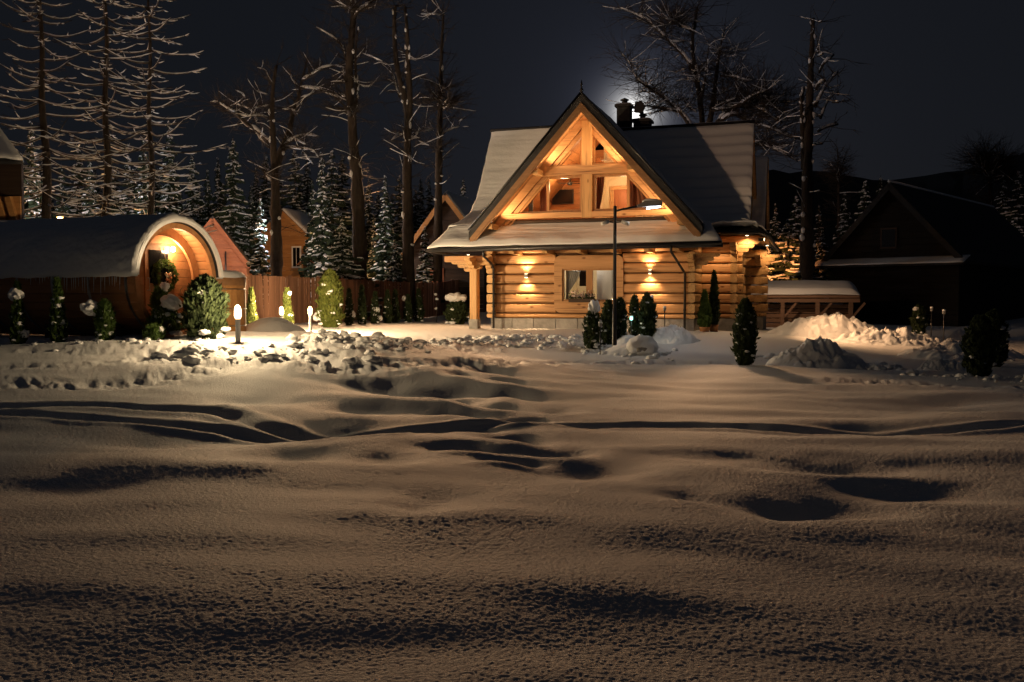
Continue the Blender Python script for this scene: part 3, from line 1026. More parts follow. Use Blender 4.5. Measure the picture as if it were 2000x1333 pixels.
# timber frame in the gable plane
MB().box(AP_U - .18, AP_U + .17, -.115, .11, 3.78, 7.0).build('king_post', M['logz'], house)
MB().box(AP_U - 1.72, AP_U + 1.72, -.13, .09, 5.22, 5.52).build('collar_beam', M['log'], house)
MB().box(AP_U - 3.05, AP_U - .18, -.12, .10, 3.80, 3.98).build('sill_beam', M['log'], house)
MB().box(AP_U + .17, AP_U + 3.05, -.12, .10, 3.80, 3.98).build('sill_beam', M['log'], house)
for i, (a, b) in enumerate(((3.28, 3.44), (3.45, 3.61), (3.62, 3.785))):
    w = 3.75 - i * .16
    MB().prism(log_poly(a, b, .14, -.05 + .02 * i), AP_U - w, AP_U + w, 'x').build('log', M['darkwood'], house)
# window frames: two triangles above, rectangle + triangle on each side below
def tri_frame(sd):
    a = rake(sd, .62, 0, .30); b0 = AP_U + sd * .19
    zt = AP_Z - SL * .19 - .62 * math.hypot(1, SL)
    al = (AP_Z - 5.58 - .64 * math.hypot(1, SL)) / SL
    pane = [(b0, 5.56), (AP_U + sd * al, 5.56), (b0, zt)]
    return pane


def poly_plate(pts, v0, v1):
    if sum((pts[i][0] * pts[(i + 1) % len(pts)][1] - pts[(i + 1) % len(pts)][0] * pts[i][1]) for i in range(len(pts))) < 0: pts = pts[::-1]
    return MB().prism([(p[0], p[1]) for p in pts], v0, v1, 'y')


H2 = math.hypot(1, SL)
for sd in (-1, 1):
    p = tri_frame(sd)
    wnd = MB().box(min(p[0][0], p[1][0]), max(p[0][0], p[1][0]), -.01, .07, 5.525, 5.585).build('gable_window', M['sash'], house)
    MB().box(min(p[0][0], p[0][0] + sd * .06), max(p[0][0], p[0][0] + sd * .06), -.01, .07, 5.586, p[2][1] - .1).build('frame', M['sash'], wnd)
    poly_plate(p, .03, .038).build('pane', M['glass'], wnd)
    # lower row
    alt = (AP_Z - 5.2 - .66 * H2) / SL            # where the rake meets the collar
    alb = (AP_Z - 3.98 - .66 * H2) / SL
    um = AP_U + sd * (1.42)
    ua, ub = sorted((AP_U + sd * .18, um))
    framed_window(house, ua, ub, 3.985, 5.215, .0, 'gable_window', fw=.085)
    zt = AP_Z - SL * 1.44 - .66 * H2
    pts = [(um + sd * .02, 3.99), (AP_U + sd * alb, 3.99), (um + sd * .02, zt)]
    w3 = MB().box(min(um, AP_U + sd * (alb - .05)), max(um, AP_U + sd * (alb - .05)), .0, .08, 3.985, 4.05).build('gable_window', M['sash'], house)
    poly_plate(pts, .045, .053).build('pane', M['glass'], w3)

# upper room: ceiling boards, back walls, television, curtains, door
RB = 2.4
MB().box(AP_U - 3.0, AP_U + 3.0, .16, RB, 3.70, 3.78).build('upper_floor', M['room'], house)
for sd in (-1, 1):
    for i in range(14):
        a0 = .05 + i * .2
        rake_slab('ceiling_board', sd, a0, a0 + .192, .50, .53, .14, RB, M['room'])
for i in range(12):                               # boarded back wall, left half
    za = 3.78 + i * .22
    al = (AP_Z - za - .50 * H2) / SL
    if al < .1: break
    MB().box(AP_U - al, AP_U - .0, RB, RB + .04, za, za + .212).build('wall_board', M['room'], house)
pts = [(AP_U + .003, 3.78), (AP_U + 2.6, 3.78), (AP_U + .003, 6.7)]
poly_plate(pts, RB, RB + .05).build('plaster_wall', M['cream'], house)
MB().box(AP_U - .04, AP_U + .02, 1.2, RB - .004, 3.78, 5.4).build('partition', M['cream'], house)
tv = thing('television', 'black wall television behind the left gable window', 'television', hw(AP_U - 1.50, RB - .06, 4.78), -YAW)
MB().box(-.40, .40, -.03, .055, -.26, .26).build('body', M['black'], tv)
MB().box(-.38, .38, -.036, -.031, -.24, .24).build('screen', M['screen'], tv)
dr = MB().box(AP_U + .40, AP_U + 1.02, RB - .06, RB - .02, 3.78, 4.96).build('inner_door', M['door'], house)
MB().box(AP_U + .27, AP_U + .395, RB - .08, RB - .005, 3.78, 4.96).build('door_frame', M['log'], dr)
MB().box(AP_U + .27, AP_U + 1.15, RB - .081, RB - .006, 4.965, 5.09).build('door_frame', M['log'], dr)
MB().box(AP_U + 1.025, AP_U + 1.15, RB - .08, RB - .005, 3.78, 4.96).build('door_frame', M['log'], dr)
curtain(house, AP_U + .24, AP_U + .52, 4.05, 5.15, .26, lambda t: -.16 * t ** 1.5, M['curtain'], waves=4)
curtain(house, AP_U + 1.30, AP_U + 1.95, 4.05, 5.0, .30, lambda t: .32 * t, M['curtain'], waves=6)
curtain(house, AP_U - 1.75, AP_U - 1.42, 4.05, 5.0, .30, lambda t: -.1, M['curtain'], waves=4)
curtain(house, AP_U - 2.15, AP_U - 1.9, 4.05, 4.6, .30, lambda t: -.1, M['lace'], waves=4)
fan = thing('ceiling_fan', 'dark ceiling fan above the wall television', 'ceiling fan', hw(AP_U - .95, 1.3, 5.12), -YAW)
MB().lathe([(.02, .45), (.02, .05), (.08, .04), (.08, -.05), (.03, -.07)], 10).build('motor', M['black'], fan)
for i in range(4):
    t_ = i * math.pi / 2 + .4
    MB().beam((.07 * math.cos(t_), .07 * math.sin(t_), 0), (.42 * math.cos(t_), .42 * math.sin(t_), 0), .11, .015).build('blade', M['darkwood'], fan)
# interior loft beam + chandelier seen in the small right triangle
MB().beam((AP_U + .3, .8, 5.62), (AP_U + 1.2, .8, 5.62), .12, .14).build('tie_beam', M['log'], house)
ch = thing('chandelier', 'small pale chandelier behind the right triangular window', 'chandelier', hw(AP_U + .52, .45, 5.72), -YAW)
for i in range(5):
    t_ = i * 1.256
    MB().tube([(0, 0, .0), (.08 * math.cos(t_), .08 * math.sin(t_), .05), (.17 * math.cos(t_), .17 * math.sin(t_), .0), (.19 * math.cos(t_), .19 * math.sin(t_), .09)], .012, 5).build('arm', M['white'], ch)
MB().tube([(0, 0, 0), (0, 0, .5)], .01, 5).build('rod', M['white'], ch)
lamp('POINT', (AP_U - 1.0, .75, 4.95), 55, (1, .62, .30), .12, parent=house, name='room_bulb')
lamp('POINT', (AP_U + .95, 1.5, 4.9), 48, (1, .68, .36), .12, parent=house, name='room_bulb')
lamp('POINT', (AP_U, .9, 5.95), 24, (1, .62, .30), .12, parent=house, name='room_bulb')

# finial, chimneys, floodlight
MB().lathe([(.05, -.1), (.06, .0), (.03, .08), (.07, .16), (.02, .26), (.045, .32), (.006, .5)], 10, c=(AP_U, GV + .05, AP_Z + .05)).build('finial', M['black'], house)


def chimney(u, v, z0, z1, w, parent=house):
    c = MB()
    n = int((z1 - z0) / .16)
    c.box(u - w / 2, u + w / 2, v - w / 2, v + w / 2, z0, z1)
    o = c.build('chimney', M['shingle'], parent)
    MB().box(u - w / 2 - .07, u + w / 2 + .07, v - w / 2 - .07, v + w / 2 + .07, z1 + .002, z1 + .09).build('chimney_cap', M['black'], o)
    MB().lathe([(.13, .09), (.11, .2), (.11, .26), (.16, .27), (.17, .30), (.02, .37)], 12, c=(u, v, z1)).build('chimney_pot', M['black'], o)
    g = np.linspace(-1, 1, 14)
    X, Y = np.meshgrid(g, g)
    Z = .06 * np.clip(1 - np.maximum(abs(X), abs(Y)) ** 6, 0, 1)
    P = np.stack([u + X * (w / 2 + .06), v + Y * (w / 2 + .06), z1 + .092 + Z], -1)
    link_mesh('cap_snow', grid_mesh('cap_snow', P, M['roofsnow']), o)


chimney(3.72, 4.4, 6.9, 8.27, .5)
chimney(4.30, 5.0, 6.4, 7.78, .6)
fl = thing('roof_floodlight', 'dark box floodlight on a bracket beside the tall chimney', 'floodlight', hw(4.25, 4.4, 8.28), -YAW)
MB().prism([(-.16, -.20), (.14, -.24), (.26, .02), (.12, .2), (-.12, .16)], -.09, .09, 'y').build('housing', M['black'], fl)
MB().tube([(-.28, 0, -.16), (-.02, 0, -.18), (.06, 0, -.26), (.2, 0, -.22)], .018, 6).build('arm', M['black'], fl)
MB().tube([(.16, 0, -.02), (.19, 0, -.36)], .014, 6).build('rod', M['black'], fl)

# wall lamps: small cubes washing the logs above and below
for u, zz, lb in ((1.25, 1.86, 'left of the lower window'), (5.51, 1.95, 'right of the lower window')):
    wl = thing('wall_lamp', 'small up and down wall lamp on the logs, ' + lb, 'wall lamp', hw(u, -.07, zz), -YAW, 'wall lamps on the front wall')
    MB().box(-.05, .05, -.05, .05, -.06, .06).build('body', M['grey'], wl)
    MB().box(-.04, .04, -.04, .04, .0605, .066).build('lens', M['spot'], wl)
    MB().box(-.04, .04, -.04, .04, -.066, -.0605).build('lens', M['spot'], wl)
    lamp('SPOT', (0, -.13, .08), 130, (1, .63, .32), .04, (0, .16, 1.0), 100, 1.0, wl, 'spot_bulb')
    lamp('SPOT', (0, -.13, -.08), 170, (1, .63, .32), .04, (0, .16, -1.0), 100, 1.0, wl, 'spot_bulb')
ef = thing('assumed_eave_floodlight', 'assumed floodlight under the right eave, turned to the snow heap', 'floodlight', hw(8.98, .86, 3.0), -YAW)  # assumed fixture, added to light the snow heap and driveway
MB().box(-.09, .09, -.06, .06, -.06, .04).build('housing', M['black'], ef)
MB().box(.092, .097, -.05, .05, -.05, .03).build('lens', M['spot'], ef)
lamp('SPOT', (.13, 0, -.02), 1250, (1, .54, .25), .05, None, 74, .9, ef, 'flood_bulb').rotation_euler = Vector((2.5, .1, -2.35)).to_track_quat('-Z', 'Y').to_euler()
wf = thing('shed_fill_light', 'added fill light at the rear end of the right wall, brightening the woodshed', 'floodlight', hw(8.76, 7.2, 2.75), -YAW)  # added fixture, there only to light the woodshed
MB().box(-.06, .08, -.09, .09, -.06, .06).build('housing', M['black'], wf)
MB().box(.082, .088, -.07, .07, -.05, .05).build('lens', M['spot'], wf)
lamp('SPOT', (.13, .02, -.02), 190, (1, .63, .36), .05, None, 110, .8, wf, 'flood_bulb').rotation_euler = Vector((1.6, 2.6, -1.5)).to_track_quat('-Z', 'Y').to_euler()
# recessed downlights in the right eaves, plus an assumed one in the left veranda
for i, (p, lb, e) in enumerate((((8.5, SV - .25, 3.16), 'in the front right eave', 42), ((8.95, 4.8, 3.02), 'in the side eave at the far right corner', 26), ((-1.25, .9, 2.66), 'assumed in the left veranda soffit', 70), ((7.55, .85, 2.96), 'over the recess with the potted trees', 34))):
    dl = thing('downlight', 'round recessed downlight ' + lb, 'downlight', hw(*p), -YAW, 'downlights under the eaves')
    MB().lathe([(.055, 0), (.06, .03)], 12).build('ring', M['grey'], dl)
    MB().lathe([(.045, -.006), (.045, -.001)], 12).build('lens', M['spot'], dl)
    lamp('SPOT', (0, 0, -.03), e * 1.7, (1, .63, .32), .04, (0, 0, -1), 150, .6, dl, 'spot_bulb')

# ------------------------------------------------------------------ lumps of snow
def ico(sub):
    t = (1 + 5 ** .5) / 2
    v = [(-1, t, 0), (1, t, 0), (-1, -t, 0), (1, -t, 0), (0, -1, t), (0, 1, t), (0, -1, -t), (0, 1, -t), (t, 0, -1), (t, 0, 1), (-t, 0, -1), (-t, 0, 1)]
    v = [np.array(p) / np.linalg.norm(p) for p in v]
    f = [(0, 11, 5), (0, 5, 1), (0, 1, 7), (0, 7, 10), (0, 10, 11), (1, 5, 9), (5, 11, 4), (11, 10, 2), (10, 7, 6), (7, 1, 8), (3, 9, 4), (3, 4, 2), (3, 2, 6), (3, 6, 8), (3, 8, 9), (4, 9, 5), (2, 4, 11), (6, 2, 10), (8, 6, 7), (9, 8, 1)]
    for _ in range(sub):
        mid, nf = {}, []
        def m(a, b):
            k = (min(a, b), max(a, b))
            if k not in mid:
                p = v[a] + v[b]; v.append(p / np.linalg.norm(p)); mid[k] = len(v) - 1
            return mid[k]
        for a, b, c in f:
            x, y, z = m(a, b), m(b, c), m(c, a)
            nf += [(a, x, z), (b, y, x), (c, z, y), (x, y, z)]
        f = nf
    return np.array(v), f


ICO1, ICO2, ICO3 = ico(1), ico(2), ico(3)


def lump_add(mb, c, size, seed, rough=.35, base=ICO2, mi=0, smooth=True, freq=1.3):
    V, f = base
    s = np.array(size if hasattr(size, '__len__') else (size,) * 3)
    n = 1 + rough * (pnoise(V[:, 0] * freq + seed * 3.7, V[:, 1] * freq + V[:, 2] * freq * .8) + .5 * pnoise(V[:, 2] * freq * 2 + seed, V[:, 0] * freq * 2 - V[:, 1]))
    mb.add(V * n[:, None] * s + np.array(c), f, mi, smooth)


# ------------------------------------------------------------------ the barrel sauna
BC = at(345, 548, 18.7)
BZ = .16
BR = 1.15
BLEN = 6.4
bz = BC.z - BZ
BYAW = -R(22)
sauna = thing('barrel_sauna', 'long wooden barrel sauna with snow on its dark curved roof', 'sauna', (BC.x, BC.y, BZ), BYAW)


def bw(x, y, z):
    c, s = math.cos(BYAW), math.sin(BYAW)
    return Vector((BC.x + x * c - y * s, BC.y + x * s + y * c, BZ + z))


NS = 40
h = math.pi / NS
sm = MB()
ro, ri = BR, BR - .05
g = .006
sm.prism([(-math.sin(h) * ri + g, math.cos(h) * ri), (math.sin(h) * ri - g, math.cos(h) * ri), (math.sin(h) * ro - g, math.cos(h) * ro - .008), (math.sin(h) * ro - g - .012, math.cos(h) * ro), (-math.sin(h) * ro + g + .012, math.cos(h) * ro), (-math.sin(h) * ro + g, math.cos(h) * ro - .008)], -BLEN, 0, 'x')
stave = sm.mesh('stave', M['barrelwood'])
for i in range(NS):
    link_mesh('stave', stave, sauna, (random.uniform(-.008, .004), 0, bz), (2 * math.pi * i / NS, 0, 0))


def arch(name, x0, x1, r0, r1, a0, a1, m, n=48, parent=sauna):
    """ring segment about the barrel axis; angles from the top, positive to +y"""
    mb = MB()
    v, f = [], []
    for i in range(n + 1):
        t = a0 + (a1 - a0) * i / n
        s, c = math.sin(t), math.cos(t)
        v += [(x0, r0 * s, bz + r0 * c), (x1, r0 * s, bz + r0 * c), (x1, r1 * s, bz + r1 * c), (x0, r1 * s, bz + r1 * c)]
    for i in range(n):
        a, b = 4 * i, 4 * (i + 1)
        for j in range(4):
            f.append((a + j, a + (j + 1) % 4, b + (j + 1) % 4, b + j))
    f += [(0, 1, 2, 3), (4 * n + 3, 4 * n + 2, 4 * n + 1, 4 * n)]
    mb.add(v, f)
    return mb.build(name, m, parent)


for i in range(16):
    a0 = -math.pi + i * math.pi / 8
    arch('front_ring', -.05, .035, BR - .115, BR - .004, a0 + .004, a0 + math.pi / 8 - .004, M['barrelwood'], 6)
arch('inner_arch', -.42, -.36, BR - .24, BR - .055, -1.9, 1.9, M['barrelwood'], 40)
PD = -.58
nb_ = 13
for i in range(nb_):                              # front wall boards, each cut to the circle
    za = -BR + .05 + i * (2 * BR - .1) / nb_
    zb = za + (2 * BR - .1) / nb_ - .006
    rr_ = BR - .055
    pts = []
    def hc(z): return math.sqrt(max(rr_ * rr_ - z * z, 0.0001))
    for (s, z) in ((-1, za), (1, za), (1, zb), (-1, zb)):
        pts.append((s * hc(z), bz + z))
    MB().prism(pts, PD - .04, PD + random.uniform(-.004, .004), 'x').build('wall_board', M['barrelwood'], sauna)
sd_ = MB().box(PD + .004, PD + .035, -.28, .50, bz - .85, bz + .72).build('door', M['barrelwood'], sauna)
MB().box(PD + .036, PD + .045, -.17, .36, bz - .05, bz + .62).build('pane', M['screen'], sd_)
MB().tube([(PD + .04, -.22, bz - .2), (PD + .09, -.22, bz - .2), (PD + .09, -.22, bz + .05), (PD + .04, -.22, bz + .05)], .014, 6).build('handle', M['steel'], sd_)
for x in (-.20, -1.15, -2.1, -3.05, -4.0, -4.95, -5.9):
    arch('steel_band', x - .03, x + .03, BR + .001, BR + .010, -math.pi + .001, math.pi - .001, M['steel'], 64)
for x in (-.7, -2.6, -4.5, -6.0):
    MB().prism([(-.85, -.3), (.85, -.3), (.85, .38), (.6, .2), (.3, .07), (0, .03), (-.3, .07), (-.6, .2), (-.85, .38)], x - .06, x + .06, 'x').build('cradle', M['darkwood'], sauna)
# floor of the porch
for i in range(5):
    MB().box(PD + .01, -.07, -.62 + i * .25, -.62 + i * .25 + .24, bz - .86, bz - .83).build('floor_board', M['barrelwood'], sauna)
arch('roof', -BLEN - .1, .09, BR + .012, BR + .06, -1.50, 1.50, M['shingle'], 60)
rows, cols = 140, 260
P = np.zeros((rows, cols, 3))
A = np.linspace(-1.53, 1.53, rows)
Xs = np.linspace(-BLEN - .12, .16, cols)
AA, XX = np.meshgrid(A, Xs, indexing='ij')
th = .115 + .035 * fbm(XX * 1.2, AA * 3.2, 3) + .035 * np.abs(fbm(XX * 3.0 + 5, AA * 6.5, 3)) - .03 * np.abs(AA)
eg = np.clip(np.minimum(XX - Xs[0], Xs[-1] - XX) / .10, 0, 1) ** .5
ea = np.clip((1.53 - np.abs(AA)) / .06, 0, 1) ** .5
rad = BR + .062 + th * (.1 + .9 * eg) * (.15 + .85 * ea)
wob = .03 * fbm(XX * 1.7 + 30, XX * 0 + 4, 3)
P[..., 0] = XX + .02 * pnoise(AA * 5, XX * 0) * (XX > -.3)
P[..., 1] = rad * np.sin(AA + np.sign(AA) * wob * (np.abs(AA) > 1.2))
P[..., 2] = bz + rad * np.cos(AA + np.sign(AA) * wob * (np.abs(AA) > 1.2))
sn = grid_mesh('roof_snow', P, M['snow'])
link_mesh('roof_snow', sn, sauna)
arch('roof_snow', .088, .15, BR + .015, BR + .10, -1.5, 1.5, M['snow'], 60)
for i in range(34):                               # icicles along the eave
    x = -.25 - i * .075 - random.uniform(0, .05)
    ln = random.uniform(.08, .42) * (1 if i < 24 else .5)
    a = -1.50
    MB().tube([(x, (BR + .05) * math.sin(a), bz + (BR + .05) * math.cos(a)), (x + random.uniform(-.01, .01), (BR + .055) * math.sin(a), bz + (BR + .05) * math.cos(a) - ln)], [.012, .002], 5).build('icicle', M['ice'], sauna)

wr = thing('wreath', 'green door wreath with pale ribbon on the barrel sauna', 'wreath', bw(PD + .09, .20, bz + .10), BYAW)
V = []
for i in range(900):
    t_ = rng.uniform(0, 6.283); q = rng.uniform(0, 6.283)
    rr0 = .26 + .075 * math.cos(q)
    c = np.array([.06 * math.sin(q) + rng.normal(0, .015), rr0 * math.cos(t_), rr0 * math.sin(t_)])
    d = np.array([rng.normal(0, .5), -math.sin(t_) + rng.normal(0, .5), math.cos(t_) + rng.normal(0, .5)]); d /= np.linalg.norm(d)
    w_ = np.cross(d, rng.normal(size=3)); w_ /= np.linalg.norm(w_)
    V.append([c - d * .05, c - w_ * .014, c + d * .05, c + w_ * .014])
link_mesh('greenery', quads_mesh('greenery', np.array(V), M['thuja']), wr)
m = MB()
for s in (-1, 1):
    m.tube([(.08, 0, -.02), (.1, s * .06, .07), (.1, s * .10, .04), (.09, s * .03, -.02), (.09, s * .06, -.17)], .012, 5)
m.build('ribbon', M['ribbon'], wr)
m = MB()
for p in ((.09, -.03, -.08), (.09, .05, -.12), (.08, .02, .02), (.09, -.02, -.17), (.09, .07, -.04)):
    lump_add(m, p, .032, random.random() * 9, .1, ICO1)
m.build('dried_fruit', M['berry'], wr)
MB().tube([(.03, 0, .32), (-.02, 0, .58)], .008, 5).build('hanger', M['ribbon'], wr)


pl_ = thing('porch_lamp', 'small round porch lamp on the front wall of the barrel sauna', 'porch lamp', bw(PD + .004, .46, bz + .66), BYAW)
MB().box(0, .03, -.05, .05, -.05, .05).build('bracket', M['black'], pl_)
MB().lathe([(.02, -.06), (.045, -.04), (.045, .03), (.015, .05)], 10, c=(.08, 0, 0)).build('globe', M['spot'], pl_)
lamp('POINT', (.17, -.02, 0), 50, (1, .64, .33), .10, parent=pl_)


def bucket(name, label, loc, r, hh, yaw=0, group=None, m='barrelwood'):
    b = thing(name, label, 'bucket', loc, yaw, group)
    n = 14
    for i in range(n):
        t0, t1 = 2 * math.pi * (i + .04) / n, 2 * math.pi * (i + .96) / n
        v = []
        for rr0, z in ((r * .86, 0), (r, hh)):
            for q, k in ((t0, 1), (t1, 1), (t1, .88), (t0, .88)):
                v.append((rr0 * k * math.cos(q), rr0 * k * math.sin(q), z))
        MB().add(v, [(0, 1, 5, 4), (2, 3, 7, 6), (4, 5, 6, 7), (3, 2, 1, 0), (1, 2, 6, 5), (3, 0, 4, 7)]).build('stave', M[m], b)
    for z in (.25, .75):
        k = .86 + .14 * z
        MB().tube([(r * k * 1.01 * math.cos(t), r * k * 1.01 * math.sin(t), hh * z) for t in np.linspace(0, 6.2832, 25)], .008, 5).build('hoop', M['steel'], b)
    MB().lathe([(r * .8, .03), (r * .8, .05)], 14).build('bottom', M[m], b)
    return b


bn = thing('porch_bench', 'small wooden bench inside the barrel sauna porch', 'bench', bw(-.20, .48, bz - .83), BYAW)
for i in range(2):
    MB().box(-.16, .13, -.14 + i * .15, -.14 + i * .15 + .14, .30, .335).build('seat_board', M['barrelwood'], bn)
for x in (-.13, .10):
    for y in (-.10, .11):
        MB().box(x - .025, x + .025, y - .025, y + .025, 0, .299).build('leg', M['barrelwood'], bn)
bk = bucket('wooden_bucket', 'wooden sauna bucket standing on the porch bench', bw(-.20, .45, bz - .83 + .336), .125, .22, BYAW)
MB().tube([(-.12, 0, .2), (-.1, 0, .32), (0, 0, .38), (.1, 0, .32), (.12, 0, .2)], .01, 5).build('handle', M['steel'], bk)

# the hot tub next to the barrel
HT = at(424, 640, 20.6)
HTZ = gz(HT.x, HT.y) - .03
tub = thing('hot_tub', 'round wooden hot tub with a thick snow cap', 'hot tub', (HT.x, HT.y, HTZ))
n = 30
m = MB()
t0, t1 = -math.pi / n * .95, math.pi / n * .95
v = [(r_ * math.cos(q), r_ * math.sin(q), z) for z in (.02, 1.06) for r_, q in ((.62, t0), (.62, t1), (.57, t1), (.57, t0))]
m.add(v, [(0, 1, 5, 4), (2, 3, 7, 6), (4, 5, 6, 7), (3, 2, 1, 0), (1, 2, 6, 5), (3, 0, 4, 7)])
tst = m.mesh('stave', M['cottage'])
for i in range(n):
    link_mesh('stave', tst, tub, (0, 0, 0), (0, 0, 2 * math.pi * i / n))
for z in (.18, .55, .98):
    MB().tube([(.628 * math.cos(t), .628 * math.sin(t), z) for t in np.linspace(0, 6.2832, 41)], .012, 5).build('hoop', M['steel'], tub)
MB().lathe([(.56, 1.0), (.63, 1.066), (.635, 1.23), (.60, 1.245)], 40).build('lid', M['fascia'], tub)
g_ = np.linspace(0, 1, 12); tt = np.linspace(0, 2 * math.pi, 49)[:-1]
RRm, TT = np.meshgrid(g_, tt, indexing='ij')
rr2 = .66 * RRm * (1 + .02 * pnoise(TT * 2, TT * 0))
ZZ = 1.25 + .16 * np.clip(1 - RRm ** 7, 0, 1) + .025 * fbm(rr2 * np.cos(TT) * 3, rr2 * np.sin(TT) * 3, 3) - .02
P = np.stack([rr2 * np.cos(TT), rr2 * np.sin(TT), ZZ], -1)
link_mesh('snow_cap', grid_mesh('snow_cap', P[:, ::-1], M['snow'], wrap=True), tub)


# ------------------------------------------------------------------ small conifers (thujas)
def thuja_mesh(hh, rr0, k, seed, m='thuja', prof='cone', leaf=.055):
    r = np.random.default_rng(seed)
    t_ = r.uniform(0, 1, k) ** .85
    if prof == 'cone':
        pr = np.clip(np.minimum(1.0, .55 + t_ * 2.6), 0, 1) * (1 - t_) ** .75
    elif prof == 'column':
        pr = np.clip(.6 + t_ * 2, 0, 1) * np.clip((1 - t_) * 3.2, 0, 1) ** .6
    else:
        pr = np.sin(np.clip(t_ * .93 + .07, 0, 1) * math.pi) ** .55
    th = r.uniform(0, 2 * math.pi, k)
    cl = 1 + .50 * pnoise(th * 1.6 + seed, t_ * 6 * max(1, hh)) + .40 * pnoise(th * 4 + seed, t_ * 18)
    q = rr0 * pr * cl * np.sqrt(r.uniform(.35, 1.05, k)) + .01
    c = np.stack([q * np.cos(th), q * np.sin(th), t_ * hh + .03], -1)
    d = np.stack([np.cos(th) * .55, np.sin(th) * .55, np.ones(k)], -1) + r.normal(0, .38, (k, 3))
    d /= np.linalg.norm(d, axis=1)[:, None]
    w = np.cross(d, np.stack([np.cos(th), np.sin(th), np.zeros(k)], -1) + r.normal(0, .5, (k, 3)))
    w /= np.linalg.norm(w, axis=1)[:, None] + 1e-9
    s = leaf * r.uniform(.6, 1.45, k)[:, None]
    V = np.stack([c - d * s, c - w * s * .42, c + d * s * 1.1, c + w * s * .42], 1)
    return quads_mesh('foliage', V, M[m])


def thuja(label, px, py, top, d, wpx, m='thuja', prof='cone', snow=6, hats=(), seed=0, group='small garden conifers', name='thuja_shrub', stem=.05, dens=1.0, base=None):
    """planted where the pixel (px, py) meets the depth d; top = pixel row of its tip"""
    p = at(px, py, d)
    z0 = gz(p.x, p.y) - .04 if base is None else base
    hh = at(px, top, d).z - z0
    rr0 = wpx / 2 / F * d
    t = thing(name, label, 'shrub', (p.x, p.y, z0), random.uniform(0, 6), group)
    k = int(2200 * dens * min(2.2, max(.5, hh * rr0 * 2.4)))
    leaf = .026 + .0014 * d
    link_mesh('foliage', thuja_mesh(hh, rr0, k, seed + 5, m, prof, leaf), t)
    MB().tube([(0, 0, -.1), (0.01, 0, hh * .5), (0, 0, hh * .9)], [stem * .6, stem * .45, .006], 6).build('stem', M['bark'], t)
    r = np.random.default_rng(seed + 77)
    mb = MB(); caps = []
    for i in range(int(snow * 3)):
        tz = r.uniform(.05, .85)
        pr = (1 - tz) ** .75 if prof == 'cone' else min(1, (1 - tz) * 3) ** .6
        a = r.uniform(0, 6.283)
        q = rr0 * pr * r.uniform(.6, 1.0)
        s = rr0 * r.uniform(.08, .30)
        lump_add(mb, (q * math.cos(a), q * math.sin(a), tz * hh), (s * 1.2, s * 1.2, s * .62), r.uniform(0, 9), .6, ICO1, freq=2)
    c, s = math.cos(-t.rotation_euler.z), math.sin(-t.rotation_euler.z)
    for hx, hy, hs, hv in hats:                      # big caps given in pixels: offset, height above ground and half width
        dx = (hx - px) / F * d
        zz = at(px, hy, d).z - z0
        sx = hs / F * d
        cb = MB(); lump_add(cb, (dx * c, dx * s, zz), (sx, sx * .8, sx * hv), seed + hx * .1, .45, ICO3, freq=1.6)
        cb.build('snow_cap', M['snow'], t)
    if snow: set_props(mb.build('snow', M['snow'], t), kind='stuff')
    return t


thuja('narrow conifer with a drooping snow hat near the dark barrel end', 36, 660, 556, 17.4, 34, 'thuja', 'cone', 12, ((33, 576, 15, .85), (47, 652, 11, .8), (40, 617, 7, .8)), 1)
thuja('narrow snow-flecked conifer in front of the barrel sauna icicles', 114, 662, 548, 17.4, 36, 'thuja', 'cone', 16, ((112, 657, 9, .5), (108, 587, 5, 1.6)), 2)
thuja('short conifer bent under a big snow hat by the barrel', 206, 664, 590, 17.4, 34, 'thuja', 'column', 9, ((180, 602, 19, .75), (194, 612, 11, .7), (204, 655, 14, .7)), 3)
thuja('dense dark conifer in front of the hot tub and barrel opening', 402, 674, 543, 17.5, 76, 'thujad', 'column', 4, ((437, 553, 0.1, .6),), 4, dens=2.2)
thuja('plump snow-capped shrub beside the wooden flower tub', 322, 648, 603, 17.9, 58, 'thuja', 'ball', 10, ((334, 593, 22, .72), (352, 618, 8, .7)), 5, name='snowy_shrub', dens=1.8, group=None, base=.30)
thuja('small shrub with a snow ball at the barrel door', 313, 600, 566, 18.2, 30, 'thuja', 'ball', 3, ((321, 561, 9, 1.05),), 6, name='snowy_shrub', dens=1.4, group=None, base=.62)
thuja('low snow-smothered shrub at the corner of the barrel', 302, 664, 638, 17.3, 34, 'thuja', 'ball', 6, ((297, 655, 12, .9), (314, 645, 9, .8)), 7, name='snowy_shrub', dens=1.0, group=None)
ft = bucket('flower_tub', 'wooden flower tub holding the plump snow-capped shrub', bw(.30, -.78, .02), .26, .26, BYAW)
ft2 = bucket('flower_tub', 'wooden tub holding the small shrub with the snow ball', bw(-.08, -.50, bz - .83), .16, .26, BYAW)
thuja('pale conifer between the hot tub and the fence', 491, 634, 566, 27.5, 26, 'thujay', 'cone', 7, ((491, 600, 5, .8),), 8)
thuja('pale conifer with a snowy tip behind the middle bollard lamp', 561, 632, 567, 30, 24, 'thujay', 'cone', 5, ((566, 573, 5, .9), (566, 617, 7, .6)), 9)
thuja('tall golden conifer with snow at its foot by the fence', 645, 638, 531, 32.5, 42, 'thujay', 'column', 12, ((627, 616, 14, .7), (661, 602, 6, 1.1), (637, 576, 5, 1.2), (618, 620, 8, .9)), 10, dens=2.4)
FX = (682, 707, 733, 757, 772, 797, 818)
FT_ = (568, 561, 574, 571, 569, 579, 568)
FL = ('first dark cone shrub along the fence, snow on its right foot', 'tallest slim cone shrub along the fence', 'cone shrub with a big snow patch at its middle along the fence', 'plain dark cone shrub, fourth along the fence',
      'cone shrub close beside the fourth one along the fence', 'cone shrub with a snow lump at its left shoulder along the fence', 'last dark cone shrub along the fence, nearest the veranda')
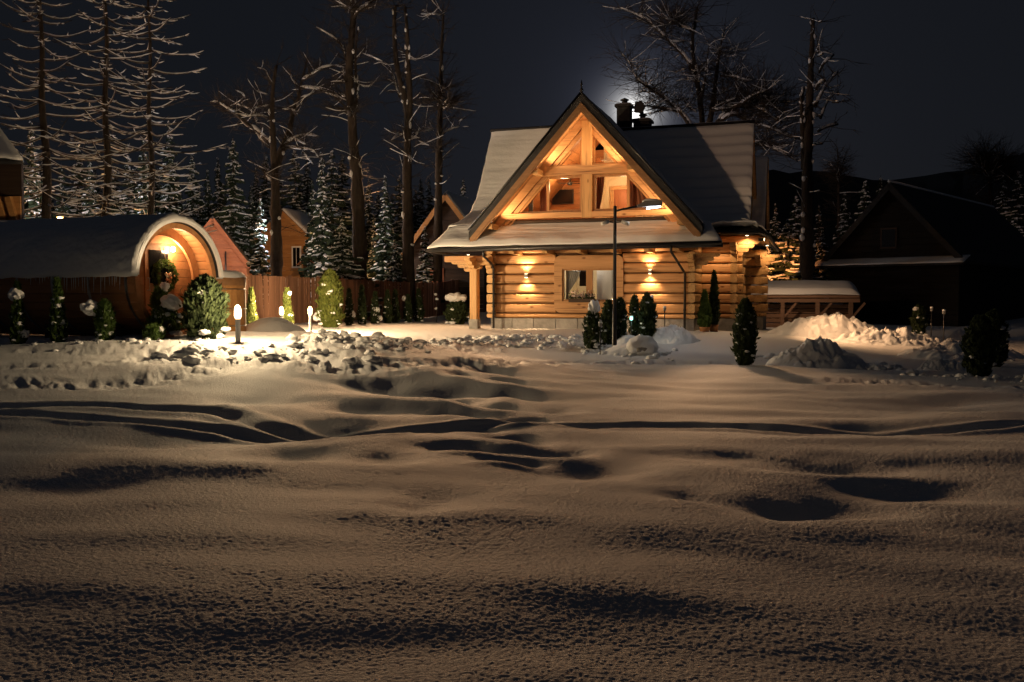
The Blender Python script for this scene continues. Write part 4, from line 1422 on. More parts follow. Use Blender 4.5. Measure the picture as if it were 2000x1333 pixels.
for i, (x, tp) in enumerate(zip(FX, FT_)):
    hats = {0: ((687, 614, 8, .9),), 1: ((710, 622, 5, .8),), 2: ((734, 606, 8, .9), (742, 622, 6, .8)), 5: ((789, 583, 5, 1.0),), 6: ((823, 617, 5, .8),)}.get(i, ())
    thuja(FL[i], x, 626, tp, 35 + i * .9, 19, 'thujad', 'cone', 12, hats, 20 + i, 'cone shrubs along the fence', 'cone_shrub')
thuja('round clipped shrub with a broad snow cap behind the veranda post', 893, 620, 588, 37, 42, 'thujad', 'ball', 3, ((892, 582, 21, .42),), 31, name='clipped_shrub', group=None)

# potted trees and shrubs by the house
def pot(label, u, v, r, hh, z=.02):
    p = thing('plant_pot', label, 'pot', hw(u, v, z), 0, 'pots beside the front recess')
    MB().lathe([(r * .78, 0), (r, hh * .86), (r * 1.08, hh * .87), (r * 1.08, hh), (r * .95, hh), (r * .9, hh * .8)], 18).build('body', M['terra'], p)
    MB().lathe([(r * .88, hh * .78), (r * .5, hh * .86)], 14).build('soil', M['chink'], p)
    return p


pot('terracotta pot of the shorter bright green conifer', 7.28, .05, .165, .27, -.12)
pot('taller terracotta pot of the dark slim conifer', 7.52, .55, .15, .36, -.14)
for lab, u, v, z, hh, rr0, m, sd in (('shorter bright green conifer in a terracotta pot', 7.28, .05, .12, 1.18, .24, 'thuja', 41), ('tall slim dark conifer in a terracotta pot', 7.52, .55, .18, 1.75, .22, 'thujad', 42)):
    t = thing('potted_conifer', lab, 'shrub', hw(u, v, z), 0, 'potted conifers at the front recess')
    link_mesh('foliage', thuja_mesh(hh, rr0, 2600, sd, m, 'cone', .06), t)
    MB().tube([(0, 0, -.08), (0, 0, hh * .8)], [.03, .008], 6).build('stem', M['bark'], t)
thuja('dark conifer with a rounded snow head left of the lamp post', 1158, 676, 606, 25.8, 34, 'thujad', 'column', 14, ((1160, 601, 12, 1.15), (1172, 667, 7, .7)), 51, 'conifers in front of the house')
thuja('dark bush just behind the lamp post, left of it', 1188, 652, 590, 26.8, 26, 'thujad', 'column', 9, (), 52)
thuja('frosted bush just behind the lamp post, right of it', 1211, 652, 586, 26.8, 24, 'thujad', 'column', 12, ((1212, 592, 6, .9),), 53)
thuja('slim dark conifer beside the green path light', 1239, 642, 581, 27.6, 18, 'thujad', 'column', 7, ((1242, 584, 4, .9),), 54)
thuja('wide dark conifer with frosted tips under the right wall lamp', 1264, 642, 577, 27.4, 30, 'thujad', 'column', 10, ((1272, 580, 5, .8),), 55, dens=1.4)
thuja('loose dark conifer standing alone on the snow before the driveway', 1455, 708, 598, 22.6, 40, 'thujad', 'column', 14, ((1457, 678, 3, .9),), 56, dens=1.5, leaf=None) if False else thuja('loose dark conifer standing alone on the snow before the driveway', 1455, 708, 588, 22.6, 40, 'thujad', 'column', 16, ((1457, 678, 3, .9),), 56, dens=1.5)
thuja('dark bulbous conifer alone at the right edge of the snow', 1912, 738, 622, 20, 54, 'thujad', 'ball', 2, (), 57, dens=2)
thuja('dark ragged shrub beside the bulbous conifer at the right', 1940, 700, 610, 22.5, 50, 'thujad', 'ball', 6, ((1966, 640, 9, .8),), 58, name='ragged_shrub', group=None)
thuja('frosted shrub on the bank behind the path lights at right', 1795, 634, 598, 31, 26, 'thujad', 'ball', 10, ((1790, 604, 7, .6), (1799, 625, 5, .9)), 59, name='frosted_shrub', group=None)
# bare sapling with snow pads by the fence
sp_ = at(852, 622, 40)
sg = thing('sapling', 'thin bare sapling with snow pads before the fence', 'sapling', (sp_.x, sp_.y, gz(sp_.x, sp_.y) - .05))
MB().tube([(0, 0, 0), (.02, 0, .7), (-.02, 0, 1.5), (.03, 0, 1.95)], [.02, .016, .01, .004], 5).tube([(-.01, 0, 1.3), (-.25, 0, 1.75), (-.45, 0, 1.85)], [.008, .005, .003], 4).build('stem', M['bark'], sg)
m = MB()
for p in ((0, 0, .65), (.03, 0, 1.05), (-.02, .0, 1.25), (-.35, 0, 1.83)):
    lump_add(m, p, (.07, .06, .06), p[2] * 5, .5, ICO1)
set_props(m.build('snow', M['snow'], sg), kind='stuff')


# ------------------------------------------------------------------ lamps of the garden
def bollard(label, px, head, base, d, e):
    p = at(px, base, d)
    z0 = gz(p.x, p.y) - .05
    hz_ = at(px, head, d).z - z0
    b = thing('bollard_lamp', label, 'garden lamp', (p.x, p.y, z0), 0, 'lit bollard lamps in the garden')
    MB().lathe([(.055, 0), (.05, .02), (.045, hz_ - .12), (.05, hz_ - .11)], 12).build('post', M['grey'], b)
    MB().lathe([(.045, hz_ - .108), (.07, hz_ - .05), (.066, hz_ + .06), (.04, hz_ + .12), (.015, hz_ + .135)], 12).build('glass', M['lens'], b)
    MB().lathe([(.02, hz_ + .137), (.018, hz_ + .15)], 12).build('cap', M['grey'], b)
    lamp('POINT', (0, 0, hz_ + .25), e, (1, .72, .40), .06, parent=b)
    return b


bollard('lit bollard lamp nearest the hot tub', 465, 612, 658, 16.95, 270)
bollard('lit bollard lamp behind the snow mound, middle of the three', 550, 609, 640, 27.6, 950)
bollard('lit bollard lamp just left of the tall golden conifer', 606, 609, 641, 28.2, 1200)


def stake(label, px, top, base, d, lit=None, e=0):
    p = at(px, base, d)
    z0 = gz(p.x, p.y) - .05
    hh = at(px, top, d).z - z0
    b = thing('path_light', label, 'path light', (p.x, p.y, z0), 0, 'small stake path lights')
    MB().tube([(0, 0, -.1), (0, 0, hh - .09)], .016, 7).build('stake', M['black'], b)
    MB().lathe([(.02, hh - .09), (.045, hh - .075), (.045, hh - .01), (.055, hh), (.02, hh + .015)], 10).build('head', M[lit] if lit else M['grey'], b)
    m = MB(); lump_add(m, (0, 0, hh + .025), (.055, .055, .035), px, .3, ICO1); m.build('snow', M['snow'], b)
    if e: lamp('POINT', (0, -.09, hh - .05), e, (.5, 1, .85), .03, parent=b)


stake('path light stake just left of the lamp post', 1172, 632, 688, 25)
stake('path light glowing green between the bushes', 1233, 620, 646, 27.2, 'lensg', .8)
stake('path light stake in front of the right wall lamp', 1298, 602, 632, 28.0)
stake('path light stake, left of the pair on the right bank', 1819, 603, 640, 30)
stake('path light stake, right of the pair on the right bank', 1843, 608, 652, 28.5)
stake('path light stake beside the dark bulbous conifer', 1903, 630, 668, 25.5)

# lamp post in front of the house
lp_ = at(1200, 674, 26.2)
LPZ = gz(lp_.x, lp_.y) - .1
hh = at(1200, 404, 26.2).z - LPZ
post = thing('lamp_post', 'tall dark lamp post with snow-capped street lantern and two small floods', 'street lamp', (lp_.x, lp_.y, LPZ))
MB().lathe([(.075, 0), (.07, .1), (.062, 1.2), (.052, 1.22), (.045, hh), (.04, hh + .02)], 12).build('pole', M['black'], post)
k = 26.2 / F
ax = lambda px, py: ((px - 1200) * k, 0, (674 - py) * k + .1 + (at(1200, 674, 26.2).z - LPZ - .1))
MB().tube([ax(1200, 414), ax(1215, 410), ax(1258, 402)], .028, 8).build('arm', M['black'], post)
hd = MB()
a_, b_ = ax(1243, 404), ax(1291, 398)
hd.prism([(a_[0], a_[2] - .03), (b_[0] - .02, b_[2] - .09), (b_[0], b_[2]), (b_[0] - .02, b_[2] + .06), (a_[0] + .2, a_[2] + .13), (a_[0], a_[2] + .03)], -.14, .14, 'y')
hd.build('lantern', M['grey'], post)
MB().prism([(a_[0] + .27, a_[2] - .085), (b_[0] - .05, b_[2] - .125), (b_[0] - .05, b_[2] - .095), (a_[0] + .27, a_[2] - .055)], -.10, .10, 'y').build('lens', M['lensw'], post)
lamp('SPOT', (b_[0] - .25, 0, b_[2] - .17), 90, (1, .93, .84), .08, (b_[0] - .25, 0, 0), 150, .6, post, 'lantern_bulb')
m = MB(); lump_add(m, ((a_[0] + b_[0]) / 2 + .06, 0, b_[2] + .055), (.26, .15, .07), 3, .3, ICO2); m.build('snow', M['snow'], post)
for sx in (-1, 1):
    p0 = ax(1200, 436)
    MB().tube([p0, (p0[0] + sx * .2, 0, p0[2] + .02)], .018, 6).build('arm', M['black'], post)
    MB().tube([(p0[0] + sx * .18, -.02, p0[2] + .03), (p0[0] + sx * .38, -.08, p0[2] - .045)], [.05, .06], 10).build('flood', M['white'], post)

# ------------------------------------------------------------------ heaps, mounds and clods
def heap(label, px, py, d, wpx, hpx, name='snow_heap', depth=.8, rough=.5, freq=2.0, seed=0, group=None, base=None, peak=2.0, fine=.12, m='snow'):
    p = at(px, py, d)
    z0 = gz(p.x, p.y) - .12
    a = wpx / 2 / F * d
    b = a * depth
    hh = hpx / F * d + .12
    n = 90
    g = np.linspace(-1, 1, n)
    X, Y = np.meshgrid(g, g)
    q = np.hypot(X, Y) * (1 + .22 * pnoise(X * 1.7 + seed, Y * 1.7))
    Z = np.clip(1 - q ** peak, 0, 1) ** 1.1
    nz = rough * (np.abs(fbm(X * freq + seed, Y * freq * depth, 4)) - .15) + fine * fbm(X * freq * 5, Y * freq * 5 * depth + seed, 3)
    Z = Z * (1 + nz) * hh
    gg = base_ground(p.x + X * a, p.y + Y * b) - gz(p.x, p.y)
    P = np.stack([X * a, Y * b, Z + np.minimum(gg, .4) - .05 * (Z <= 0)], -1)
    o = link_mesh(name, grid_mesh(name, P[:, :], M[m]), None, (p.x, p.y, z0))
    return set_props(o, label, 'snow heap', group)


heap('smooth rounded snow mound between the first two bollard lamps', 532, 652, 21.8, 165, 30, 'snow_mound', .8, .12, 1.2, 3, fine=.03)
heap('large lumpy snow heap beside the driveway before the woodshed', 1618, 648, 31.5, 265, 40, 'snow_heap', .5, .55, 2.6, 5, fine=.16)
heap('rough low snow bank trailing from the large heap to the right', 1745, 660, 29.5, 260, 22, 'snow_bank', .5, .8, 3.5, 8, fine=.25)
heap('low ploughed snow bank along the right side of the driveway', 1880, 690, 26, 300, 22, 'snow_bank', .6, .8, 3.0, 9, fine=.25)
heap('jagged grey snow heap beside the lone loose conifer', 1600, 722, 22.6, 230, 40, 'snow_heap', .55, .9, 2.4, 11, fine=.2)
heap('small jagged snow heap further right on the field edge', 1845, 737, 21.5, 130, 20, 'snow_heap', .5, .9, 2.4, 12, fine=.25)
heap('broad smooth snow mound at the foot of the lamp post', 1240, 696, 25.2, 165, 22, 'snow_mound', .7, .1, 1.3, 13, fine=.02)
heap('ploughed snow slope from the plinth down to the driveway', 1310, 664, 27.6, 130, 26, 'snow_bank', .8, .35, 2.4, 14, fine=.10)
heap('snow-covered ground hump right behind the lamp post', 1228, 660, 26.6, 80, 22, 'snow_mound', .7, .1, 1.3, 15, fine=.02)
heap('small pale snow hump far right under the dark barn', 1875, 652, 33, 62, 18, 'snow_mound', .6, .2, 1.3, 16, fine=.05)
bo = at(1254, 690, 24.9)
rk = thing('snowy_boulder', 'rounded boulder under a snow dome at the lamp post', 'boulder', (bo.x, bo.y, gz(bo.x, bo.y) + .05))
m = MB(); lump_add(m, (0, 0, .14), (.42, .36, .34), 4, .22, ICO3); m.build('dome', M['snow'], rk)
m = MB(); lump_add(m, (-.02, -.20, .10), (.20, .18, .13), 7, .4, ICO2); m.build('stone_face', M['stone'], rk)

# broken clods of the ploughed strip: nobody could count them
mb = MB()
crng = np.random.default_rng(5)


def clods(n, poly, s0, s1, d_jit=.5, zoff=0.0):
    for _ in range(n):
        t = crng.uniform(0, len(poly) - 1.001)
        i = int(t); f_ = t - i
        x = poly[i][0] * (1 - f_) + poly[i + 1][0] * f_
        y = poly[i][1] * (1 - f_) + poly[i + 1][1] * f_
        gx, gy = ground_pt(x, y)
        gx += crng.normal(0, .25); gy += crng.normal(0, d_jit)
        CL.append((gx, gy, s0 * .4 + (s1 * 1.1 - s0 * .4) * crng.uniform() ** 2.6))


CL = []
clods(230, [(640, 668), (640, 672), (720, 676), (800, 676), (880, 674)], .04, .12, .8)
clods(460, [(880, 672), (960, 668), (1040, 668), (1130, 672), (1180, 684), (1300, 694)], .04, .12, .7)
clods(90, [(340, 692), (420, 696), (520, 692), (600, 690)], .04, .11, .35)
clods(90, [(0, 672), (150, 670), (280, 668), (400, 668)], .03, .09, .25)
clods(170, [(1480, 700), (1560, 704), (1660, 716), (1740, 720)], .04, .12, .4)
clods(170, [(1560, 640), (1650, 650), (1760, 655), (1860, 680), (1960, 705)], .05, .15, .7)
clods(80, [(1790, 730), (1880, 735), (2000, 745)], .04, .1, .3)
clods(110, [(1250, 640), (1290, 655), (1340, 668)], .03, .07, .3)
cx_ = np.array([c[0] for c in CL]); cy_ = np.array([c[1] for c in CL])
cz_ = ground(cx_, cy_)
for (x, y, s), z in zip(CL, cz_):
    lump_add(mb, (x, y, z + s * .06), (s * crng.uniform(.8, 1.4), s * crng.uniform(.8, 1.3), s * crng.uniform(.5, .85)), crng.uniform(0, 50), .5, ICO2, smooth=True, freq=1.5)
o = mb.build('snow_clods', M['snow'])
set_props(o, kind='stuff')

# ------------------------------------------------------------------ fence
def fence_pt(v):                                  # parallel to the depth of the house, 8.4 m to its left
    return hw(-8.4, v, 0)


fence = thing('slat_fence', 'long brown fence of upright wooden slats behind the garden', 'fence', (fence_pt(-3.4).x, fence_pt(-3.4).y, 0), math.pi / 2 - YAW)
m = MB(); m.box(-.052, .052, -.011, .011, 0, 1.78)
slat = m.mesh('slat', M['fence'])
VL = 27.0
ns = 236
for i in range(ns):
    s = i * VL / ns
    p = fence_pt(-3.4 + s)
    z = gz(p.x, p.y)
    if s < 26:
        link_mesh('slat', slat, fence, (s, random.uniform(-.004, .004), z + .02 + random.uniform(-.012, .012)), (random.uniform(-.02, .02), 0, 0))
for i in range(13):
    s = i * 2.05
    p = fence_pt(-3.4 + s); z = gz(p.x, p.y)
    MB().box(s - .05, s + .05, .055, .155, z - .1, z + 1.86).build('fence_post', M['fence'], fence)
for h0 in (.45, 1.4):
    for i in range(12):
        s0, s1 = i * 2.05 + .052, (i + 1) * 2.05 - .052
        p, q = fence_pt(-3.4 + s0), fence_pt(-3.4 + s1)
        MB().beam((s0, .06, gz(p.x, p.y) + h0), (s1, .06, gz(q.x, q.y) + h0), .05, .08).build('rail', M['fence'], fence)

# return of the fence along the back, towards the left behind the sauna
fb = fence_pt(-3.4)
fence2 = thing('slat_fence', 'short return of the slat fence behind the hot tub', 'fence', (fb.x - .1, fb.y, gz(fb.x, fb.y)), R(184))
for i in range(34):
    link_mesh('slat', slat, fence2, (i * .115, 0, random.uniform(-.01, .01)))
for h0 in (.45, 1.4):
    MB().box(-.05, 3.9, .015, .06, h0 - .04, h0 + .04).build('rail', M['fence'], fence2)


# ------------------------------------------------------------------ houses behind
def local_house(name, label, px, d, rotz, base=None):
    p = at(px, 600, d)
    z = gz(p.x, p.y) if base is None else base
    return thing(name, label, 'house', (p.x, p.y, z - .1), rotz)


def gable_house(t, w, depth, eave, apex, wallm, roofm, over=.45, boards=14, snow=.16, verge='cottage', sides=True):
    """gable faces -y; boards are laid one by one"""
    hw_ = w / 2
    zs = np.linspace(0, apex - .12, boards + 1)
    for a, b in zip(zs[:-1], zs[1:]):
        def half(z): return hw_ if z < eave else hw_ * (apex - z) / (apex - eave)
        b2 = b - .012
        MB().prism([(-half(a), a), (half(a), a), (half(b2), b2), (-half(b2), b2)], random.uniform(-.01, .01), .10, 'y').build('wall_board', M[wallm], t)
    if sides:
        for s in (-1, 1):
            MB().box(min(s * hw_, s * (hw_ - .1)), max(s * hw_, s * (hw_ - .1)), .105, depth, 0, eave).build('side_wall', M[wallm], t)
        MB().prism([(-hw_, 0), (hw_, 0), (hw_, eave), (0, apex - .1), (-hw_, eave)], depth, depth + .1, 'y').build('rear_wall', M[wallm], t)
    sl_ = (apex - eave) / hw_
    for s in (-1, 1):
        e = hw_ + over
        v = []
        for y in (-over, depth + over):
            v += [(0, y, apex), (s * e, y, apex - sl_ * e), (s * e, y, apex - sl_ * e + .16), (0, y, apex + .2)]
        f = [(0, 1, 2, 3), (7, 6, 5, 4), (0, 4, 5, 1), (1, 5, 6, 2), (2, 6, 7, 3), (3, 7, 4, 0)]
        rf = MB().add(v, f).build('roof', M[roofm], t)
        MB().beam((0, -over - .02, apex - .03), (s * e, -over - .02, apex - sl_ * e - .03), .05, .26).build('barge_board', M[verge], rf)
        if snow:
            r_, c_ = 24, 24
            P = np.zeros((r_, c_, 3))
            for i in range(r_):
                a = e * i / (r_ - 1)
                y = np.linspace(-over + .02, depth + over - .02, c_)
                ed = np.clip(np.minimum(np.arange(c_), c_ - 1 - np.arange(c_)) / 1.2, 0, 1)
                P[i, :, 0] = s * a; P[i, :, 1] = y
                P[i, :, 2] = apex - sl_ * a + .21 + snow * (.15 + .85 * ed) * (1 - .8 * (i == r_ - 1)) + .04 * fbm(y * .8, y * 0 + a, 3)
            if s < 0: P = P[:, ::-1]
            slab('roof_snow', P, .06, M['roofsnow'], rf)
    return t


# little log cottage with a white-framed window
ct = local_house('log_cottage', 'small lamp-lit log cottage with a white-framed window behind the fence', 557, 74, R(-10))
gable_house(ct, 4.2, 5.5, 3.35, 5.9 - .6, 'cottage', 'shingle', .45, 15, .22)
wn = MB().box(.62, 1.42, -.08, -.02, .9, 2.62).build('window', M['white'], ct)
MB().box(.74, 1.30, -.095, -.082, 1.02, 2.50).build('pane', M['screen'], wn)
MB().box(1.0, 1.04, -.10, -.096, 1.02, 2.50).build('mullion', M['white'], wn)
MB().box(-2.1, 2.1, -.06, -.012, 3.0, 3.12).build('lintel', M['cottage'], ct)
MB().box(-2.02, -1.88, -.08, -.012, 0, 2.98).build('corner_post', M['cottage'], ct)
MB().box(1.88, 2.02, -.08, -.012, 0, 2.98).build('corner_post', M['cottage'], ct)
bf_ = at(601, 540, 66)
bfz = gz(bf_.x, bf_.y)
bfd = thing('bird_house', 'small roofed wooden bird house beside the log cottage', 'bird house', (bf_.x, bf_.y, bfz))
zb_ = at(601, 534, 66).z - bfz
MB().box(-.06, .06, -.06, .06, -.1, zb_).build('post', M['cottage'], bfd)
MB().box(-.42, .42, -.3, .3, zb_ + .002, zb_ + .06).build('floor', M['cottage'], bfd)
for x in (-.36, .28):
    MB().box(x, x + .08, -.26, .26, zb_ + .062, zb_ + .62).build('side', M['cottage'], bfd)
for s in (-1, 1):
    MB().beam((0, 0, zb_ + 1.05), (s * .72, 0, zb_ + .58), .8, .05).build('roof', M['redwood'], bfd)
hp_ = heap('orange-lit snow hummock in front of the log cottage', 615, 552, 62, 70, 20, 'snow_mound', .7, .2, 1.5, 33, fine=.05)

# steep red boarded house behind the sauna
rh = local_house('red_house', 'steep red boarded house just right of the barrel sauna roof', 418, 58, R(12))
gable_house(rh, 4.0, 5, 1.9, 4.6, 'redwood', 'shingle', .2, 16, 0, 'redwood')
wn = MB().box(-.75, -.15, -.06, -.012, 2.1, 3.0).build('window', M['redwood'], rh)
MB().box(-.68, -.22, -.075, -.062, 2.17, 2.93).build('pane', M['screen'], wn)
MB().tube([(.75, -.12, 0), (.75, -.12, 2.6)], .05, 6).build('downpipe', M['black'], rh)

# dark chalet behind the veranda with a lit rake
ch_ = local_house('dark_chalet', 'dark chalet with an orange-lit gable edge behind the veranda', 874, 52, R(-14))
gable_house(ch_, 4.3, 6, 3.9 - .2, 6.9 - .4, 'darkwood', 'shingle', .35, 26, .1, 'cottage')
ch2 = MB().box(-1.0, -.2, -.05, -.012, 1.2, 2.5).build('shutter', M['redwood'], ch_)
# snow-topped balcony roof between the chalet and the log house
bp_ = hw(-1.25, 5.2, 0)
bal = thing('balcony', 'snow-topped timber balcony beside the left roof edge of the log house', 'balcony', bp_, -YAW)
for x in (-.75, .2):
    MB().box(x - .08, x + .08, -.08, .08, 2.4, 4.55).build('post', M['logz'], bal)
MB().box(-1.1, .45, -.12, .12, 4.56, 4.80).build('beam', M['log'], bal)
MB().box(-1.15, .5, -.3, .9, 4.81, 4.90).build('roof', M['shingle'], bal)
P = np.zeros((12, 20, 3)); X, Y = np.meshgrid(np.linspace(-1.15, .5, 20), np.linspace(-.3, .9, 12))
P[..., 0], P[..., 1] = X, Y
P[..., 2] = 4.905 + .22 * np.clip(1 - np.maximum(abs((X + .325) / .825), abs((Y - .3) / .6)) ** 8, 0, 1) + .02 * fbm(X * 3, Y * 3, 2)
slab('snow', P, .02, M['roofsnow'], bal)
for i in range(7):
    MB().box(-1.05 + i * .22, -.9 + i * .22, -.05, .0, 3.2, 4.1).build('baluster', M['logz'], bal)
MB().box(-1.1, .45, -.06, .06, 4.11, 4.2).build('rail', M['log'], bal)
MB().box(-1.1, .45, -.06, .8, 3.05, 3.19).build('deck', M['log'], bal)

# house at the far left edge: snow roof corner above, lit gable timber below
lh_p = at(-60, 588, 34)
lh = thing('chalet', 'chalet at the left picture edge, snow roof above lit timber', 'house', (lh_p.x, lh_p.y, .2), 0)
ex = at(45, 309, 33.4).x - lh_p.x
ez = at(45, 309, 33.4).z - .2 - .08
P = np.zeros((20, 24, 3))
for i in range(20):
    t = i / 19
    x1 = ex - 3.0 * t
    P[i, :, 0] = np.linspace(-5, x1, 24); P[i, :, 1] = -.6 + 2.4 * t; P[i, :, 2] = ez + 2.75 * t
slab('roof', P[::-1], .14, M['shingle'], lh)
Q = P.copy(); Q[..., 2] += .06 + .12 * np.clip((np.arange(24)[::-1]) / 2, 0, 1)[None, :]
slab('roof_snow', Q[::-1], .10, M['roofsnow'], lh)
MB().box(-5, ex - .7, .6, .75, 0, ez + .1).build('wall', M['darkwood'], lh)
for x, w in ((ex - .75, .2), (ex - 1.15, .2)):
    MB().beam((x - .1, .4, 3.7), (x - .35, .4, 4.62), w, .2).build('brace', M['cottage'], lh)
for i in range(4):
    MB().box(-4.9, ex - .72, .50, .59, 3.72 + i * .24, 3.95 + i * .24).build('wall_board', M['cottage'], lh)
MB().box(-5, ex + .3, -.2, .9, 3.5, 3.62).build('balcony_floor', M['cottage'], lh)
X, Y = np.meshgrid(np.linspace(-5, ex + .32, 24), np.linspace(-.2, .9, 8)); P = np.stack([X, Y, 3.63 + .13 * np.clip(1 - abs((Y - .35) / .55) ** 6, 0, 1) - .0 * X], -1)
slab('balcony_snow', P, .01, M['roofsnow'], lh)

# open woodshed on the right
ws_p = hw(9.6, 9.5, 0)
w0, w1 = at(1478, 600, 39.5), at(1668, 600, 38.5)
wang = math.atan2(w1.y - w0.y, w1.x - w0.x)
wlen = (w1 - w0).length + .2
wz = gz(w0.x + 2, w0.y)
shd = thing('woodshed', 'low open woodshed with a snow-covered lean-to roof beside the log house', 'shed', (w0.x, w0.y, wz), wang)
ztop = at(1570, 577, 39).z - wz
X, Y = np.meshgrid(np.linspace(-1.0, wlen, 70), np.linspace(-.35, 2.2, 20))
Zs = ztop + (Y + .35) * .18
slab('roof', np.stack([X, Y, Zs - .02], -1), .10, M['shed'], shd)
sn_ = .02 + .24 * np.clip(1 - np.maximum(abs((X - wlen / 2 + .5) / (wlen / 2 + .5)), abs((Y - .92) / 1.275)) ** 14, 0, 1) + .03 * fbm(X * .8, Y * 1.2, 3)
Yd = Y - .05 * fbm(X * 1.5, Y * 0, 2) * (Y < 0)
slab('roof_snow', np.stack([X, Yd, Zs + sn_], -1), .02, M['roofsnow'], shd)
MB().box(-1, wlen, -.30, -.18, ztop - .30, ztop - .14).build('front_beam', M['shed'], shd)
for x in (-.6, 1.05, 2.45, wlen - .35):
    MB().box(x - .08, x + .08, -.32, -.16, -.2, ztop - .302).build('post', M['shed'], shd)
    MB().beam((x + .04, -.24, ztop - .95), (x + .55, -.24, ztop - .32), .07, .09).build('brace', M['shed'], shd)
for i in range(7):
    z = .05 + i * .2
    if z > ztop - .4: break
    MB().box(-1, wlen - .2, .35 + random.uniform(-.02, .02), .42, z, z + .17).build('wall_board', M['shed'], shd)

# dark barn on the right
bn_p = at(1738, 588, 45)
bnz = gz(bn_p.x, bn_p.y)
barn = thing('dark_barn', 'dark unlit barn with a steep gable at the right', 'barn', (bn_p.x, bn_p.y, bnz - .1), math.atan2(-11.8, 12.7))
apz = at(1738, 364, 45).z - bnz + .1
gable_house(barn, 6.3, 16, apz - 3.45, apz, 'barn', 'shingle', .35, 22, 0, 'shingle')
MB().tube([(0, -.4, apz + .2), (0, 5, apz + .21), (0, 16.3, apz + .2)], .07, 6).build('ridge_snow', M['snow'], barn)
for a, b, w_ in ((apz - 3.55, apz - 3.75, 3.6),):
    X, Y = np.meshgrid(np.linspace(-w_, w_, 30), np.linspace(-.9, .05, 8))
    slab('skirt_roof', np.stack([X, Y, a - .25 + (Y + .9) * .35], -1), .1, M['shingle'], barn)
    slab('skirt_snow', np.stack([X, Y, a - .25 + (Y + .9) * .35 + .06 + .02 * fbm(X, Y, 2)], -1), .05, M['roofsnow'], barn)
wn = MB().box(-.5, .3, -.07, -.012, apz - 3.0, apz - 2.0).build('window', M['darkwood'], barn)
MB().box(-.42, .22, -.085, -.072, apz - 2.92, apz - 2.08).build('pane', M['screen'], wn)
dmr = MB().add([(-2.6, -.5, apz - 2.6), (-.2, -.5, apz - 2.5), (-.2, .1, apz - 2.3), (-2.0, .1, apz - 2.3)], [(0, 1, 2, 3)])

# ------------------------------------------------------------------ far hill
A = np.linspace(-R(50), R(60), 120)
rows = np.array([0, .25, .5, .75, 1.0])
P = np.zeros((6, 120, 3))
crest = np.interp(np.degrees(A), [-50, -30, -10, 2, 8, 14, 17, 22, 26, 29, 60], [15, 16, 12, 13, 20, 28.5, 28.5, 25.5, 27, 30, 32])
crest = crest + 1.1 * fbm(A * 60, A * 0, 4)
for i, (r_, hf) in enumerate(((95, -.02), (130, .3), (165, .6), (200, .97), (215, 1.0), (300, .6))):
    P[i, :, 0] = np.sin(A) * r_; P[i, :, 1] = np.cos(A) * r_; P[i, :, 2] = 1.4 + (crest - 1.4) * hf
o = link_mesh('forested_hill', grid_mesh('forested_hill', P, M['hill']))
set_props(o, kind='structure')


# ------------------------------------------------------------------ trees
def px_path(pts, d, jit=.6, seed=0, dd=None):
    """pixel polyline at depth d, wandering in depth"""
    r = np.random.default_rng(seed)
    k = len(pts)
    w = np.cumsum(r.normal(0, jit, k)); w -= w[0]
    return [at(x, y, d + w[i] + ((dd or 0) * i / max(1, k - 1))) for i, (x, y) in enumerate(pts)]


def resample(pts, step):
    pts = [Vector(p) for p in pts]
    # Catmull-Rom
    out = []
    P = [pts[0] * 2 - pts[1]] + pts + [pts[-1] * 2 - pts[-2]]
    for i in range(1, len(P) - 2):
        n = max(2, int((P[i + 1] - P[i]).length / step))
        for k in range(n):
            t = k / n
            out.append(.5 * ((2 * P[i]) + (P[i + 1] - P[i - 1]) * t + (2 * P[i - 1] - 5 * P[i] + 4 * P[i + 1] - P[i + 2]) * t * t + (3 * P[i] - P[i - 1] - 3 * P[i + 1] + P[i + 2]) * t ** 3))
    out.append(pts[-1])
    return out


def snow_strip(mb, path, rad, r, gap=.12, thick=1.0):
    """snow lying along the upper side of a limb, broken here and there; seen from the side it covers the upper half"""
    i, n = 0, len(path)
    while i < n - 2:
        ln = int(r.uniform(4, 16))
        j = min(n - 1, i + ln)
        seg = path[i:j + 1]
        if len(seg) > 2:
            pts, rr_ = [], []
            for q, p in enumerate(seg):
                a = path[max(0, i + q - 1)]; b = path[min(n - 1, i + q + 1)]
                hz_ = math.hypot(b.x - a.x, b.y - a.y) / ((b - a).length + 1e-9)
                rd = rad[min(n - 1, i + q)]
                w = (rd * .75 + .016) * thick * (.35 + .65 * hz_) * r.uniform(.8, 1.25)
                pts.append(p + Vector((0, -rd * .15, rd * .55 + w * .25))); rr_.append(w)
            rr_[0] *= .3; rr_[-1] *= .3
            mb.tube(pts, rr_, 6)
        i = j + (int(r.uniform(1, 5)) if r.uniform() < gap else 0)
        i = max(i, j)


